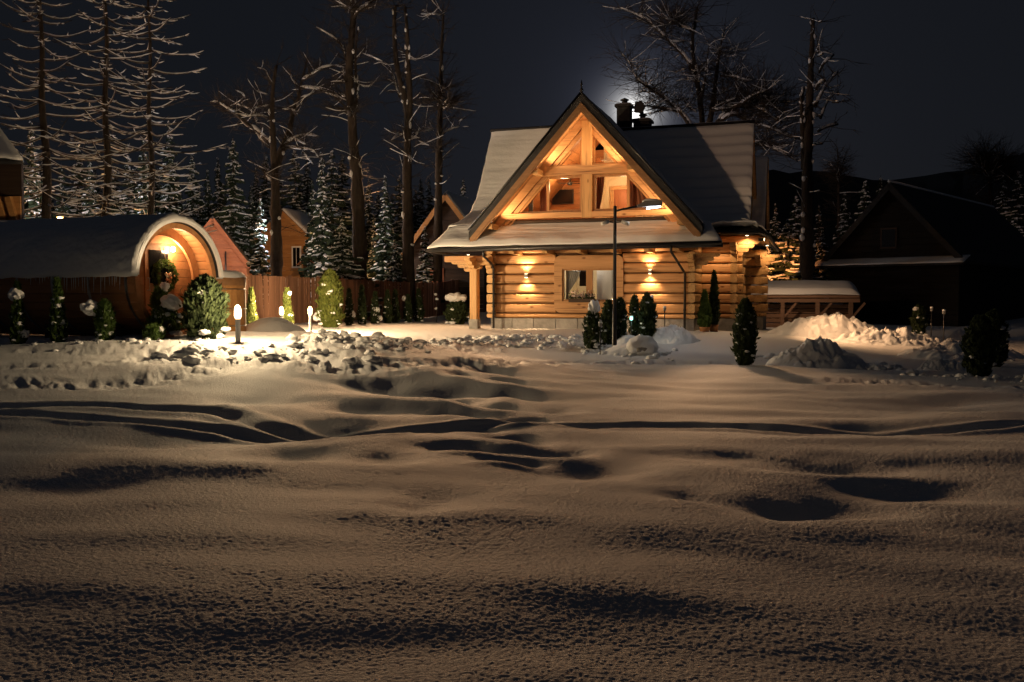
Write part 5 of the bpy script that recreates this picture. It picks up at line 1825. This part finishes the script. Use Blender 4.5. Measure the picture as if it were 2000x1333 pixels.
def bare_tree(name, label, px, base_py, d, trunks, limbs, twig=160, seed=0, group=None, bark='bark', twl=(.5, 1.6), snow_twig=.10, pads=10, cat='tree'):
    """trunks/limbs: (pixel polyline, start radius, end radius)"""
    r = np.random.default_rng(seed)
    p0 = at(px, base_py, d)
    z0 = gz(p0.x, p0.y)
    org = Vector((p0.x, p0.y, z0 - .15))
    t = thing(name, label, cat, org, 0, group)
    tm, lm, sn = MB(), MB(), MB()
    ends = []
    pads = pads // 2
    for k, (pts, r0, r1) in enumerate(trunks):
        path = [q - org for q in resample(px_path(pts, d, .25, seed + k), .35)]
        if k == 0:
            path[0].z = 0
        n = len(path)
        rad = [(r0 + (r1 - r0) * i / (n - 1)) * (1 + .08 * r.normal()) for i in range(n)]
        tm.tube(path, rad, 10)
        for i in range(n // 4, n): ends.append((path[i], rad[i], .5))
        # snow pads caught on knots and forks
        for _ in range(pads):
            i = int(r.uniform(.15, .98) * n)
            if i >= n: continue
            sgn = r.choice([-1, 1])
            lump_add(sn, path[i] + Vector((sgn * rad[i] * .8, -rad[i] * .6, 0)), (rad[i] * .25 + .03, rad[i] * .25 + .03, r.uniform(.04, .20)), r.uniform(0, 50), .5, ICO1)
    for k, (pts, r0, r1) in enumerate(limbs):
        path = [q - org for q in resample(px_path(pts, d, .45, seed + 40 + k, r.uniform(-2.0, .8)), .22)]
        n = len(path)
        rad = [r0 + (r1 - r0) * i / (n - 1) for i in range(n)]
        lm.tube(path, rad, 7)
        snow_strip(sn, path, rad, r, .25, 1.35)
        for i in range(n // 5, n): ends.append((path[i], rad[i], 1.0))
    # twigs
    twig = int(twig * 1.5)
    if twig and ends:
        wts = np.array([e[2] for e in ends]); wts /= wts.sum()
        for i in r.choice(len(ends), twig, p=wts):
            q, rd, _ = ends[i]
            ln = r.uniform(*twl)
            dr = Vector((r.normal(), r.normal() * .8, r.normal() * .5 + .35)).normalized()
            pts = [q, q + dr * ln * .5 + Vector((0, 0, r.uniform(-.05, .1))), q + dr * ln + Vector((r.normal(0, .1), 0, r.uniform(-.1, .25)))]
            rd2 = min(.022, rd * .45)
            lm.tube(pts, [rd2, rd2 * .7, rd2 * .25], 3, cap=False)
            for _ in range(3):
                b = pts[1].lerp(pts[2], r.uniform(0, 1)); l2 = ln * r.uniform(.25, .5)
                d2 = (dr + Vector((r.normal(0, .6), r.normal(0, .6), r.normal(0, .5)))).normalized()
                lm.tube([b, b + d2 * l2], [rd2 * .5, rd2 * .2], 3, cap=False)
            if r.uniform() < snow_twig:
                pp = resample(pts, .15)
                snow_strip(sn, pp, [rd2 * .8] * len(pp), r, .5, .7)
    tm.build('trunk', M[bark], t)
    set_props(lm.build('branches', M[bark], t), kind='stuff')
    if sn.n: set_props(sn.build('snow', M['snow'], t), kind='stuff')
    return t


bare_tree('bare_tree', 'forked bare tree with orange-lit snowy limbs left of the fence', 540, 545, 46,
          [([(540, 545), (540, 470), (538, 400), (537, 340), (534, 290), (531, 220), (534, 165), (540, 128)], .34, .06),
           ([(541, 330), (548, 300), (564, 261), (573, 216), (583, 192), (589, 159), (600, 118)], .20, .04)],
          [([(530, 282), (504, 258), (480, 240), (459, 222), (444, 213), (428, 201), (411, 200)], .10, .03),
           ([(527, 290), (508, 272), (497, 256)], .06, .02), ([(523, 231), (504, 226), (483, 228), (462, 222)], .06, .025), ([(501, 240), (496, 222), (480, 210), (462, 204)], .05, .02),
           ([(524, 207), (505, 210), (492, 213)], .04, .015), ([(480, 195), (474, 184), (460, 177)], .03, .012), ([(527, 165), (520, 140), (503, 133)], .04, .015), ([(523, 186), (500, 178)], .03, .012),
           ([(590, 158), (609, 147), (630, 133), (654, 129), (672, 133)], .07, .025), ([(586, 172), (615, 174), (636, 181), (657, 189), (676, 197)], .07, .03), ([(588, 192), (603, 187), (616, 178)], .05, .02),
           ([(583, 170), (572, 158), (568, 145)], .04, .015), ([(580, 224), (570, 215), (552, 214)], .05, .02), ([(555, 285), (576, 270), (600, 264), (624, 268)], .08, .03), ([(576, 272), (597, 283)], .04, .02),
           ([(558, 288), (582, 291), (609, 294), (622, 308)], .06, .02), ([(591, 297), (612, 322)], .03, .012), ([(528, 348), (519, 340)], .05, .03), ([(541, 362), (524, 350), (519, 344)], .06, .03)],
          420, 3)
bare_tree('bare_tree', 'tallest bare tree running out of the top left of the chalet', 700, 540, 44,
          [([(704, 540), (702, 470), (699, 400), (696, 340), (690, 280), (687, 222), (683, 180), (682, 135), (687, 70), (690, 30), (690, -30)], .36, .10),
           ([(690, 232), (697, 190), (694, 120), (697, 80), (699, 58)], .10, .03)],
          [([(690, 36), (705, 18), (732, 0), (752, -16)], .07, .03), ([(676, 122), (669, 92), (648, 72), (618, 54)], .05, .02), ([(684, 125), (678, 115)], .10, .06),
           ([(684, 226), (680, 212)], .12, .08), ([(677, 192), (661, 184)], .07, .03), ([(672, 163), (668, 157)], .05, .03), ([(707, 350), (700, 312)], .06, .02), ([(692, 112), (703, 111)], .04, .02), ([(708, 105), (730, 113), (748, 121)], .03, .01),
           ([(700, 165), (720, 170), (742, 148)], .03, .01), ([(690, 14), (683, 20)], .06, .03)],
          340, 5, pads=14)
bare_tree('bare_tree', 'twin-stemmed tall bare trunk in the middle behind the fence', 797, 552, 46,
          [([(797, 552), (797, 450), (795, 350), (796, 280), (795, 215), (788, 185), (777, 140), (771, 90), (770, 40), (772, 12)], .34, .08),
           ([(797, 260), (800, 215), (799, 160), (796, 110), (795, 60), (791, 14)], .19, .06)],
          [([(780, 190), (771, 160), (765, 138)], .05, .02), ([(788, 260), (800, 268), (819, 271)], .06, .025), ([(805, 262), (830, 256), (849, 252)], .03, .012), ([(756, 156), (766, 158)], .03, .015), ([(802, 190), (803, 215)], .06, .03),
           ([(800, 330), (801, 300)], .08, .03), ([(781, 258), (765, 274)], .03, .01), ([(803, 116), (814, 118)], .03, .012), ([(818, 276), (838, 285)], .02, .01), ([(822, 28), (850, 29)], .02, .01)],
          260, 7, pads=18)
bare_tree('bare_tree', 'single tall bare trunk left of the snowy roof, slimmer than its twin neighbour', 856, 500, 50,
          [([(855, 500), (856, 420), (857, 330), (859, 250), (860, 190), (862, 120), (864, 70), (866, 28)], .26, .06)],
          [([(866, 208), (876, 196)], .07, .05), ([(865, 215), (878, 205)], .06, .04), ([(858, 288), (853, 294)], .07, .05), ([(866, 262), (880, 252), (896, 246)], .03, .012), ([(855, 196), (849, 194)], .06, .04), ([(862, 178), (868, 170)], .05, .03),
           ([(862, 30), (845, 27), (832, 30)], .025, .01), ([(896, 238), (905, 232)], .02, .01)],
          260, 9, pads=14)
bare_tree('bare_tree', 'large spreading bare tree with long snowy limbs behind the right roof', 1372, 560, 50,
          [([(1374, 560), (1374, 400), (1372, 250), (1366, 189), (1358, 135), (1352, 85), (1358, 40), (1362, 14)], .34, .06),
           ([(1374, 270), (1386, 238), (1396, 176), (1404, 108), (1415, 60)], .18, .03), ([(1368, 200), (1378, 150), (1384, 90)], .10, .02)],
          [([(1352, 258), (1346, 244), (1331, 222), (1302, 197), (1283, 181), (1261, 168), (1242, 151), (1232, 128), (1212, 103)], .13, .02),
           ([(1353, 132), (1337, 111), (1315, 89), (1296, 70), (1280, 54), (1264, 38), (1245, 30), (1210, 15)], .10, .02), ([(1334, 220), (1312, 215), (1296, 215), (1275, 209), (1250, 208)], .07, .015),
           ([(1353, 62), (1331, 51), (1315, 35), (1300, 22), (1292, 12)], .06, .02), ([(1330, 50), (1316, 40), (1297, 37)], .04, .015), ([(1336, 82), (1316, 81), (1304, 78)], .03, .012), ([(1320, 47), (1299, 49)], .03, .012),
           ([(1400, 240), (1423, 216), (1450, 201), (1477, 184), (1499, 176)], .12, .03), ([(1450, 202), (1477, 198), (1518, 199), (1540, 200), (1558, 195)], .07, .025),
           ([(1392, 217), (1418, 213), (1464, 208), (1491, 216), (1518, 235), (1535, 236), (1564, 230)], .08, .025), ([(1406, 238), (1429, 224), (1450, 230), (1472, 241), (1504, 251), (1535, 264), (1566, 274)], .10, .025),
           ([(1407, 149), (1437, 150), (1455, 157), (1475, 155)], .05, .02), ([(1437, 152), (1460, 161)], .03, .012), ([(1398, 208), (1420, 198), (1437, 192)], .05, .015), ([(1500, 206), (1530, 214), (1564, 218)], .04, .015), ([(1480, 186), (1510, 190), (1535, 188)], .04, .015),
           ([(1462, 278), (1477, 281), (1504, 289), (1531, 300), (1558, 316)], .06, .02), ([(1490, 283), (1520, 292), (1541, 283)], .04, .012), ([(1450, 284), (1480, 276), (1510, 280)], .04, .012), ([(1358, 126), (1366, 150), (1362, 160)], .05, .02),
           ([(1345, 128), (1353, 145), (1359, 157)], .06, .03), ([(1345, 192), (1335, 196), (1323, 195)], .04, .015), ([(1335, 195), (1350, 213), (1360, 220)], .04, .02), ([(1341, 134), (1328, 139), (1318, 141)], .03, .012), ([(1402, 186), (1420, 175), (1445, 140)], .04, .015), ([(1408, 100), (1425, 105), (1450, 101)], .03, .012)],
          1500, 11, twl=(.6, 2.0), snow_twig=.16, pads=14)
bare_tree('pruned_tree', 'tall pruned trunk with snowy stubs right of the log house', 1576, 556, 45,
          [([(1577, 556), (1576, 450), (1577, 350), (1579, 270), (1581, 200), (1583, 150), (1586, 90), (1588, 36)], .36, .09),
           ([(1572, 330), (1569, 270), (1566, 220), (1566, 185), (1572, 172)], .18, .06)],
          [([(1600, 142), (1610, 123), (1628, 107)], .06, .06), ([(1598, 110), (1607, 105)], .05, .04), ([(1594, 174), (1600, 164), (1612, 157)], .07, .06), ([(1592, 210), (1605, 180), (1620, 158), (1636, 141)], .08, .06), ([(1602, 232), (1615, 200), (1634, 179), (1637, 186)], .07, .05),
           ([(1626, 200), (1637, 200)], .05, .05), ([(1598, 257), (1612, 249), (1636, 243)], .07, .06), ([(1588, 282), (1607, 281)], .05, .05), ([(1590, 226), (1603, 227)], .05, .04), ([(1586, 208), (1595, 200)], .08, .05), ([(1600, 44), (1604, 43)], .04, .04), ([(1582, 42), (1584, 50)], .05, .04)],
          70, 13, pads=26, snow_twig=.2)


# ---- tall larches at the left, long level branches loaded with snow
def larch(label, px, base_py, top_py, d, r0, seed, lean=0, y_hi=-60):
    r = np.random.default_rng(seed)
    p0 = at(px, base_py, d); z0 = gz(p0.x, p0.y)
    org = Vector((p0.x, p0.y, z0 - .1))
    t = thing('larch_tree', label, 'tree', org, 0, 'tall larches at the left')
    top = at(px + lean, top_py, d).z - z0
    topx = at(px + lean, top_py, d).x - p0.x
    tm, lm, sn = MB(), MB(), MB()
    n = 26
    tp = [Vector((topx * (i / n) ** 1.0 + .05 * math.sin(i * .7), .04 * math.sin(i * .5 + 2), top * i / n)) for i in range(n + 1)]
    tm.tube(tp, [r0 * (1 - .80 * i / n) for i in range(n + 1)], 10)
    zb = top * .22
    z = zb
    while z < top * .985:
        f_ = (z - zb) / (top - zb)
        i = z / top * n
        c = tp[int(i)].lerp(tp[min(n, int(i) + 1)], i - int(i))
        k = r.choice([2, 3, 3, 4])
        a0 = r.uniform(0, 6.283)
        for j in range(k):
            a = a0 + 6.283 * j / k + r.normal(0, .3)
            ln = (4.2 * (1 - f_ * .65)) * r.uniform(.55, 1.1) * (.55 + .45 * min(1, f_ * 6 + .2))
            sag = ln * r.uniform(.05, .20)
            up = ln * r.uniform(.10, .30)
            dr = Vector((math.cos(a), math.sin(a), 0))
            side = Vector((-math.sin(a), math.cos(a), 0))
            bend = r.normal(0, .12) * ln
            pts = [c, c + dr * ln * .3 + Vector((0, 0, -sag * .7 + up * .1)), c + dr * ln * .65 + side * bend * .5 + Vector((0, 0, -sag + up * .45)), c + dr * ln + side * bend + Vector((0, 0, -sag + up * 1.1))]
            path = resample(pts, .25)
            m_ = len(path)
            rad = [.045 * (1 - .75 * q / m_) for q in range(m_)]
            lm.tube(path, rad, 5)
            snow_strip(sn, path, rad, r, .45, .8)
            for _ in range(int(r.uniform(3, 9))):
                q = path[int(r.uniform(.25, .95) * m_)]
                l2 = ln * r.uniform(.10, .28)
                d2 = (dr * .7 + side * r.choice([-1, 1]) * r.uniform(.4, 1) + Vector((0, 0, r.uniform(-.25, .2)))).normalized()
                pp = resample([q, q + d2 * l2 * .5, q + d2 * l2 + Vector((0, 0, .1 * l2))], .14)
                lm.tube(pp, [.014] * len(pp), 3, cap=False)
                if r.uniform() < .6: snow_strip(sn, pp, [.014] * len(pp), r, .5, .9)
        z += r.uniform(.28, .62)
    tm.build('trunk', M['bark'], t); set_props(lm.build('branches', M['bark'], t), kind='stuff'); set_props(sn.build('snow', M['snow'], t), kind='stuff')
    return t


larch('tall larch with level snowy branches, leftmost of the three', 97, 500, -70, 41, .26, 3, -22)
larch('tall larch with level snowy branches, middle of the three', 208, 500, -60, 42, .24, 5, -2)
larch('tall larch with level snowy branches, rightmost of the three', 296, 500, -50, 43, .19, 8, -6)


# ---- spruces
def spruce_meshes(seed, hh=8.0, rr0=1.7, layers=26, dense=1.0, snowy=1.0, droop=.35):
    r = np.random.default_rng(seed)
    Vn, Vs = [], []
    for i in range(layers):
        f_ = i / (layers - 1)
        z = hh * (.06 + .92 * f_)
        R_ = rr0 * (1 - f_) ** .85 * r.uniform(.75, 1.1) + .08
        k = max(4, int((9 * (1 - f_) + 5) * dense))
        a0 = r.uniform(0, 6.283)
        for j in range(k):
            a = a0 + 6.283 * j / k + r.normal(0, .22)
            if r.uniform() < .12: continue
            ln = R_ * r.uniform(.45, 1.22)
            dr = np.array([math.cos(a), math.sin(a), 0]); sd = np.array([-math.sin(a), math.cos(a), 0]); up = np.array([0, 0, 1.])
            z1 = z + r.normal(0, .08)
            seg = 4
            prev = None
            for q in range(seg + 1):
                u = q / seg
                c = dr * ln * u + up * (z1 - droop * ln * u ** 1.2 + .16 * ln * u ** 3)
                w = (.05 + .30 * ln * math.sin(math.pi * min(1, u * .8 + .18)) * .55) * r.uniform(.75, 1.2)
                cur = (c, w)
                if prev is not None:
                    c0, w0 = prev
                    Vn.append([c0 - sd * w0, c0 + sd * w0, c + sd * w, c - sd * w])
                    # hanging sprays
                    for s in (-1, 1):
                        e0, e1 = c0 + sd * s * w0, c + sd * s * w
                        dn = -up * r.uniform(.10, .30) * (1 - .4 * f_) + dr * r.uniform(-.02, .12) + sd * s * r.uniform(0, .08)
                        Vn.append([e0, e1, e1 + dn * .7, e0 + dn])
                    if r.uniform() < .80 * snowy * (1 if r.uniform() < .8 else 0):
                        off = up * r.uniform(.03, .07)
                        k0, k1 = r.uniform(.35, .95), r.uniform(.35, .95)
                        b0, b1 = c0 + off, c + off
                        Vs.append([b0 - sd * w0 * k0, b0 + sd * w0 * k0, b1 + sd * w * k1, b1 - sd * w * k1])
                        for s in (-1, 1):      # rounded flank of the snow pad
                            e0, e1 = b0 + sd * s * w0 * k0, b1 + sd * s * w * k1
                            dn = -up * r.uniform(.05, .11) + sd * s * .03
                            Vs.append([e0, e1, e1 + dn, e0 + dn])
                        if q == seg:
                            Vs.append([b1 - sd * w * k1, b1 + sd * w * k1, b1 + sd * w * k1 - up * .1 + dr * .05, b1 - sd * w * k1 - up * .1 + dr * .05])
                prev = cur
    cm = quads_mesh('crown', np.array(Vn), M['needle'])
    smh = quads_mesh('snow', np.array(Vs), M['snow'])
    tm = MB(); tm.tube([(0, 0, -.4), (0, 0, hh * .5), (0, 0, hh * 1.01)], [.15, .09, .012], 8)
    return cm, smh, tm.mesh('trunk', M['bark'])


SP = [spruce_meshes(101), spruce_meshes(102, 8, 1.3, 30, .9, .8, .45), spruce_meshes(103, 8, 2.0, 22, 1.0, 1.0, .30), spruce_meshes(104, 8, 1.1, 34, .8, .5, .25), spruce_meshes(105, 5, 2.1, 15, 1.3, 1.1, .30)]
SH = [8, 8, 8, 8, 5]


def spruce(label, px, top_py, d, kind, wscale=1.0, group='snowy spruces behind the garden', seed=0, name='spruce_tree'):
    p = at(px, top_py, d)
    z0 = gz(p.x, p.y) if d < 90 else 2.8
    s = (p.z - z0) / SH[kind]
    t = thing(name, label, 'tree', (p.x, p.y, z0), (seed * 1.7) % 6.28, group)
    for nm, me in zip(('crown', 'snow', 'trunk'), SP[kind]):
        link_mesh(nm, me, t, scale=(s * wscale, s * wscale, s))
    return t


spruce('pointed snowy spruce standing clear against the sky left of the forked tree', 455, 268, 66, 0, .95, seed=1)
spruce('dark spruce crown between the forked tree and the tallest trunk', 628, 300, 60, 1, 1.0, seed=2)
spruce('broad low spruce with heavy orange-lit snow behind the fence', 668, 430, 42, 4, .95, None, 3)
spruce('dark bushy spruce hiding the foot of the forked bare tree', 508, 385, 49, 2, .7, None, 4)
spruce('slim dark spruce right of the tallest bare tree', 752, 345, 56, 1, 1.0, seed=5)
spruce('frosted spruce between the fence and the dark chalet', 830, 440, 50, 2, .9, seed=6)
spruce('low orange-lit spruce beside the dark chalet wall', 770, 470, 46, 4, .7, None, 7)
spruce('orange-lit snowy spruce left of the pruned trunk', 1538, 430, 47, 4, 1.15, None, 8)
spruce('small orange-lit spruce right of the pruned trunk', 1606, 452, 47.5, 4, .8, None, 9)
spruce('small spruce tip above the chalet roof', 905, 348, 70, 0, .8, seed=10)
spruce('spruce close behind the corner of the log house', 1500, 470, 46, 2, .7, None, 11)
spruce('dark spruce in the gap between the pruned trunk and the barn', 1650, 380, 60, 1, 1.2, None, 12)
LBL = [(330, 240, 62, 1), (375, 300, 66, 0), (405, 330, 70, 3), (425, 310, 75, 1), (490, 360, 68, 3), (500, 330, 80, 1), (575, 290, 78, 2), (600, 310, 84, 1), (648, 290, 72, 2), (668, 300, 82, 0), (610, 350, 66, 3),
       (720, 350, 75, 0), (738, 370, 82, 1), (780, 340, 78, 2), (812, 370, 84, 0), (838, 350, 88, 1), (280, 270, 58, 3), (250, 300, 64, 2), (225, 330, 70, 0), (175, 310, 60, 1), (150, 280, 68, 2), (120, 320, 62, 3), (60, 240, 56, 1),
       (40, 300, 60, 2), (75, 330, 70, 0), (10, 330, 58, 1), (195, 360, 75, 2), (310, 340, 72, 0), (350, 370, 78, 2), (270, 380, 80, 1), (140, 370, 78, 0), (440, 400, 66, 2), (480, 420, 66, 3), (565, 400, 88, 0), (635, 390, 88, 3),
       (690, 370, 90, 2), (20, 380, 74, 2), (100, 390, 82, 1), (230, 400, 86, 2), (390, 390, 88, 1), (520, 300, 86, 0), (545, 330, 92, 2),
       (215, 300, 66, 3), (265, 330, 72, 1), (300, 310, 74, 3), (320, 380, 66, 1), (345, 340, 84, 0), (362, 410, 70, 3), (388, 360, 82, 1), (412, 420, 72, 1), (436, 360, 88, 3), (470, 380, 90, 1), (585, 350, 90, 1),
       (625, 410, 76, 3), (655, 350, 88, 1), (678, 410, 74, 1), (706, 400, 72, 3), (730, 420, 70, 1), (765, 380, 90, 3), (795, 400, 72, 1), (822, 350, 92, 1), (85, 290, 84, 1), (160, 400, 66, 3), (185, 330, 86, 1), (30, 420, 60, 3), (0, 300, 70, 1), (245, 420, 62, 3)]
ORD = ('first', 'second', 'third', 'fourth', 'fifth', 'sixth', 'seventh', 'eighth', 'ninth', 'tenth', 'eleventh', 'twelfth', 'thirteenth', 'fourteenth', 'fifteenth', 'sixteenth', 'seventeenth', 'eighteenth', 'nineteenth', 'twentieth', 'twenty-first', 'twenty-second', 'twenty-third', 'twenty-fourth', 'twenty-fifth', 'twenty-sixth', 'twenty-seventh', 'twenty-eighth', 'twenty-ninth', 'thirtieth')
KD = ('broad-skirted', 'slender', 'wide level-branched', 'thin dark', 'low')
zones = {}
for x, y, d, k in sorted(LBL):
    where = 'behind the left larches' if x < 320 else ('left of the pointed snowy spruce' if x < 455 else ('around the forked bare tree' if x < 560 else ('behind the log cottage' if x < 690 else 'between the tall bare trunks')))
    zones.setdefault(where, []).append((x, y, d, k))
for where, row in zones.items():
    for i, (x, y, d, k) in enumerate(row):
        spruce('%s snowy spruce %s, %s from the left there' % (KD[k], where, ORD[i]), x, y, d, k, .9 + .25 * ((int(x) * 7) % 5) / 4, 'snowy forest spruces ' + where, 20 + int(x))
for where, row in (('left of the barn roof', ((1515, 400, 62), (1555, 380, 66), (1600, 400, 70), (1640, 410, 72), (1690, 350, 80), (1720, 345, 85))), ('behind the right end of the barn', ((1960, 345, 80), (1990, 330, 75)))):
    for i, (x, y, d) in enumerate(row):
        spruce('dark unlit spruce %s, %s from the left there' % (where, ORD[i]), x, y, d, 1 + i % 3, 1.1, 'dark spruces ' + where, 80 + i)
bare_tree('bare_tree', 'far dark leafless tree above the barn ridge at right', 1935, 480, 85, [([(1935, 480), (1935, 400), (1933, 340), (1930, 300)], .3, .08)],
          [([(1933, 350), (1915, 325), (1900, 318)], .1, .03), ([(1933, 345), (1950, 320), (1965, 310)], .1, .03), ([(1932, 330), (1918, 305), (1908, 298)], .08, .03), ([(1933, 360), (1960, 348), (1985, 340)], .1, .03)], 700, 17, twl=(.8, 2.6), snow_twig=.05, pads=3)
bare_tree('bare_tree', 'young reddish bare tree tip right of the pruned trunk', 1638, 480, 70, [([(1638, 480), (1638, 400), (1637, 340), (1636, 290)], .14, .03)], [([(1638, 360), (1628, 325)], .05, .02), ([(1638, 350), (1648, 312)], .05, .02)], 240, 19, twl=(.5, 1.5), snow_twig=.05, pads=0)


# ------------------------------------------------------------------ street lamps of the village, and assumed or added hidden ones
def street_lamp(label, px, py, d, e, col, mast=None, aim=None, cone=150, base=None, lens='lenso', size=.12, arm=1.0, yaw=0.0, flip=1, kind='SPOT', blend=.6):
    p = at(px, py, d)
    z0 = gz(p.x, p.y) if base is None else base
    t = thing('street_lamp', label, 'street lamp', (p.x, p.y, z0), 0, 'street lamps of the village')
    hh = p.z - z0
    MB().tube([(0, .25 * flip, 0), (0, .25 * flip, hh * .97), (0, .12 * flip, hh + .12), (0, -.02, hh + .10)], [.07, .05, .035, .03], 8).build('pole', M['black'], t)
    MB().lathe([(.05, .16), (.14, .10), (.16, .0), (.15, -.02)], 12, c=(0, -.05, hh)).build('hood', M['black'], t)
    MB().lathe([(.12, -.055), (.13, -.03)], 12, c=(0, -.05, hh)).build('lens', M[lens], t)
    o = lamp(kind, (0, -.05, hh - .22), e, col, size, None, cone, blend, t)
    if kind == 'SPOT':
        tgt = (Vector(aim) - Vector((p.x, p.y - .05, p.z - .22))) if aim is not None else Vector((0, 0, -1))
        o.rotation_euler = tgt.to_track_quat('-Z', 'Y').to_euler()
    return t


SOD = (1, .50, .18)
street_lamp('glowing orange street lamp among the larches above the barrel roof', 118, 424, 47, 2600, SOD, kind='POINT')
street_lamp('orange lamp just above the fence right of the golden conifer', 680, 543, 48, 160, SOD, kind='POINT', size=.06)
street_lamp('added hooded lamp hidden behind the tallest bare trunk, lighting the field', 694, 330, 45.6, 17000, (1, .55, .26), kind='SPOT', aim=(-2.2, 25, -.3), cone=46, lens='grey', blend=1.0, size=1.1)  # added lamp, kept out of sight by the trunk; rakes the snow field
street_lamp('assumed white lamp hidden behind the forked bare trunk, lighting the spruces', 541, 425, 49, 800, (.88, .92, 1), kind='POINT', lens='grey', size=.3, flip=-1)  # added unseen lamp, assumed from the white light on the spruces
street_lamp('added hidden lamp behind the bushy spruce at the forked bare tree, brightening the wood', 508, 440, 51.5, 1300, (1, .74, .5), kind='POINT', lens='black', size=.3, flip=-1)  # added unseen lamp that brightens the spruces around it
street_lamp('assumed white lamp hidden in the wood behind the larches, lighting the spruces', 165, 425, 53, 1500, (.88, .92, 1), kind='POINT', lens='grey', size=.3, flip=-1)  # added out of sight, an assumed source for the pale glow in the wood
street_lamp('assumed orange lamp hidden behind the right corner of the log house', 1492, 500, 43.6, 1500, (1, .34, .09), kind='SPOT', aim=(13.6, 47.4, 2.6), cone=52, lens='black', flip=-1)  # assumed lamp kept unseen by the house; puts orange light on the spruces
street_lamp('added hidden orange lamp lighting the red boarded house', 502, 505, 51.5, 240, SOD, kind='POINT', lens='black', flip=-1)  # added behind the spruce to give the red boards light
street_lamp('assumed orange lamp lighting the log cottage yard', 640, 470, 66, 900, SOD, kind='POINT', lens='grey')  # assumed lamp, added to light the cottage and its yard
# assumed masts out of frame, washing roofs and tree tops from the front left


def mast(label, loc, hh, beams):
    t = thing('assumed_flood_mast', label, 'flood mast', (loc[0], loc[1], gz(*loc)), 0, 'assumed flood masts beyond the left of the picture')
    z0 = gz(*loc)
    MB().tube([(0, 0, -.2), (0, 0, hh)], [.12, .07], 10).build('pole', M['grey'], t)
    MB().box(-1.0, 1.0, -.05, .05, hh - .05, hh + .05).build('cross_bar', M['grey'], t)
    for i, (aim, e, col, cone) in enumerate(beams):
        x = -.8 + 1.6 * i / max(1, len(beams) - 1)
        w = Vector((loc[0] + x, loc[1], z0 + hh + .3))
        dr = (Vector(aim) - w).normalized()
        q = dr.to_track_quat('-Z', 'Y').to_matrix().to_4x4()
        MB().box(-.2, .2, -.14, .14, -.05, .16, M=Matrix.Translation((x, 0, hh + .3)) @ q).build('flood', M['black'], t)
        o = lamp('SPOT', Vector((x, 0, hh + .3)) + dr * .12, e, col, .10, None, cone, .35, t, 'flood_bulb')
        o.rotation_euler = dr.to_track_quat('-Z', 'Y').to_euler()


mast('assumed flood mast far to the front left of the log house', (-30.0, 2.0), 9.6, [
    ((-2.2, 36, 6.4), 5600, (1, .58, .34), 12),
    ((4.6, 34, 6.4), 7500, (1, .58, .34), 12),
    ((2.4, 32.3, 2.3), 15500, (1, .64, .36), 10),  # added beam that brightens the log front
    ((8.2, 31.5, 2.2), 8500, (1, .64, .34), 8),  # added beam for the right corner of the front
])
mast('second assumed flood mast to the front left, aimed at the tree tops', (-34.0, 6.0), 10.5, [
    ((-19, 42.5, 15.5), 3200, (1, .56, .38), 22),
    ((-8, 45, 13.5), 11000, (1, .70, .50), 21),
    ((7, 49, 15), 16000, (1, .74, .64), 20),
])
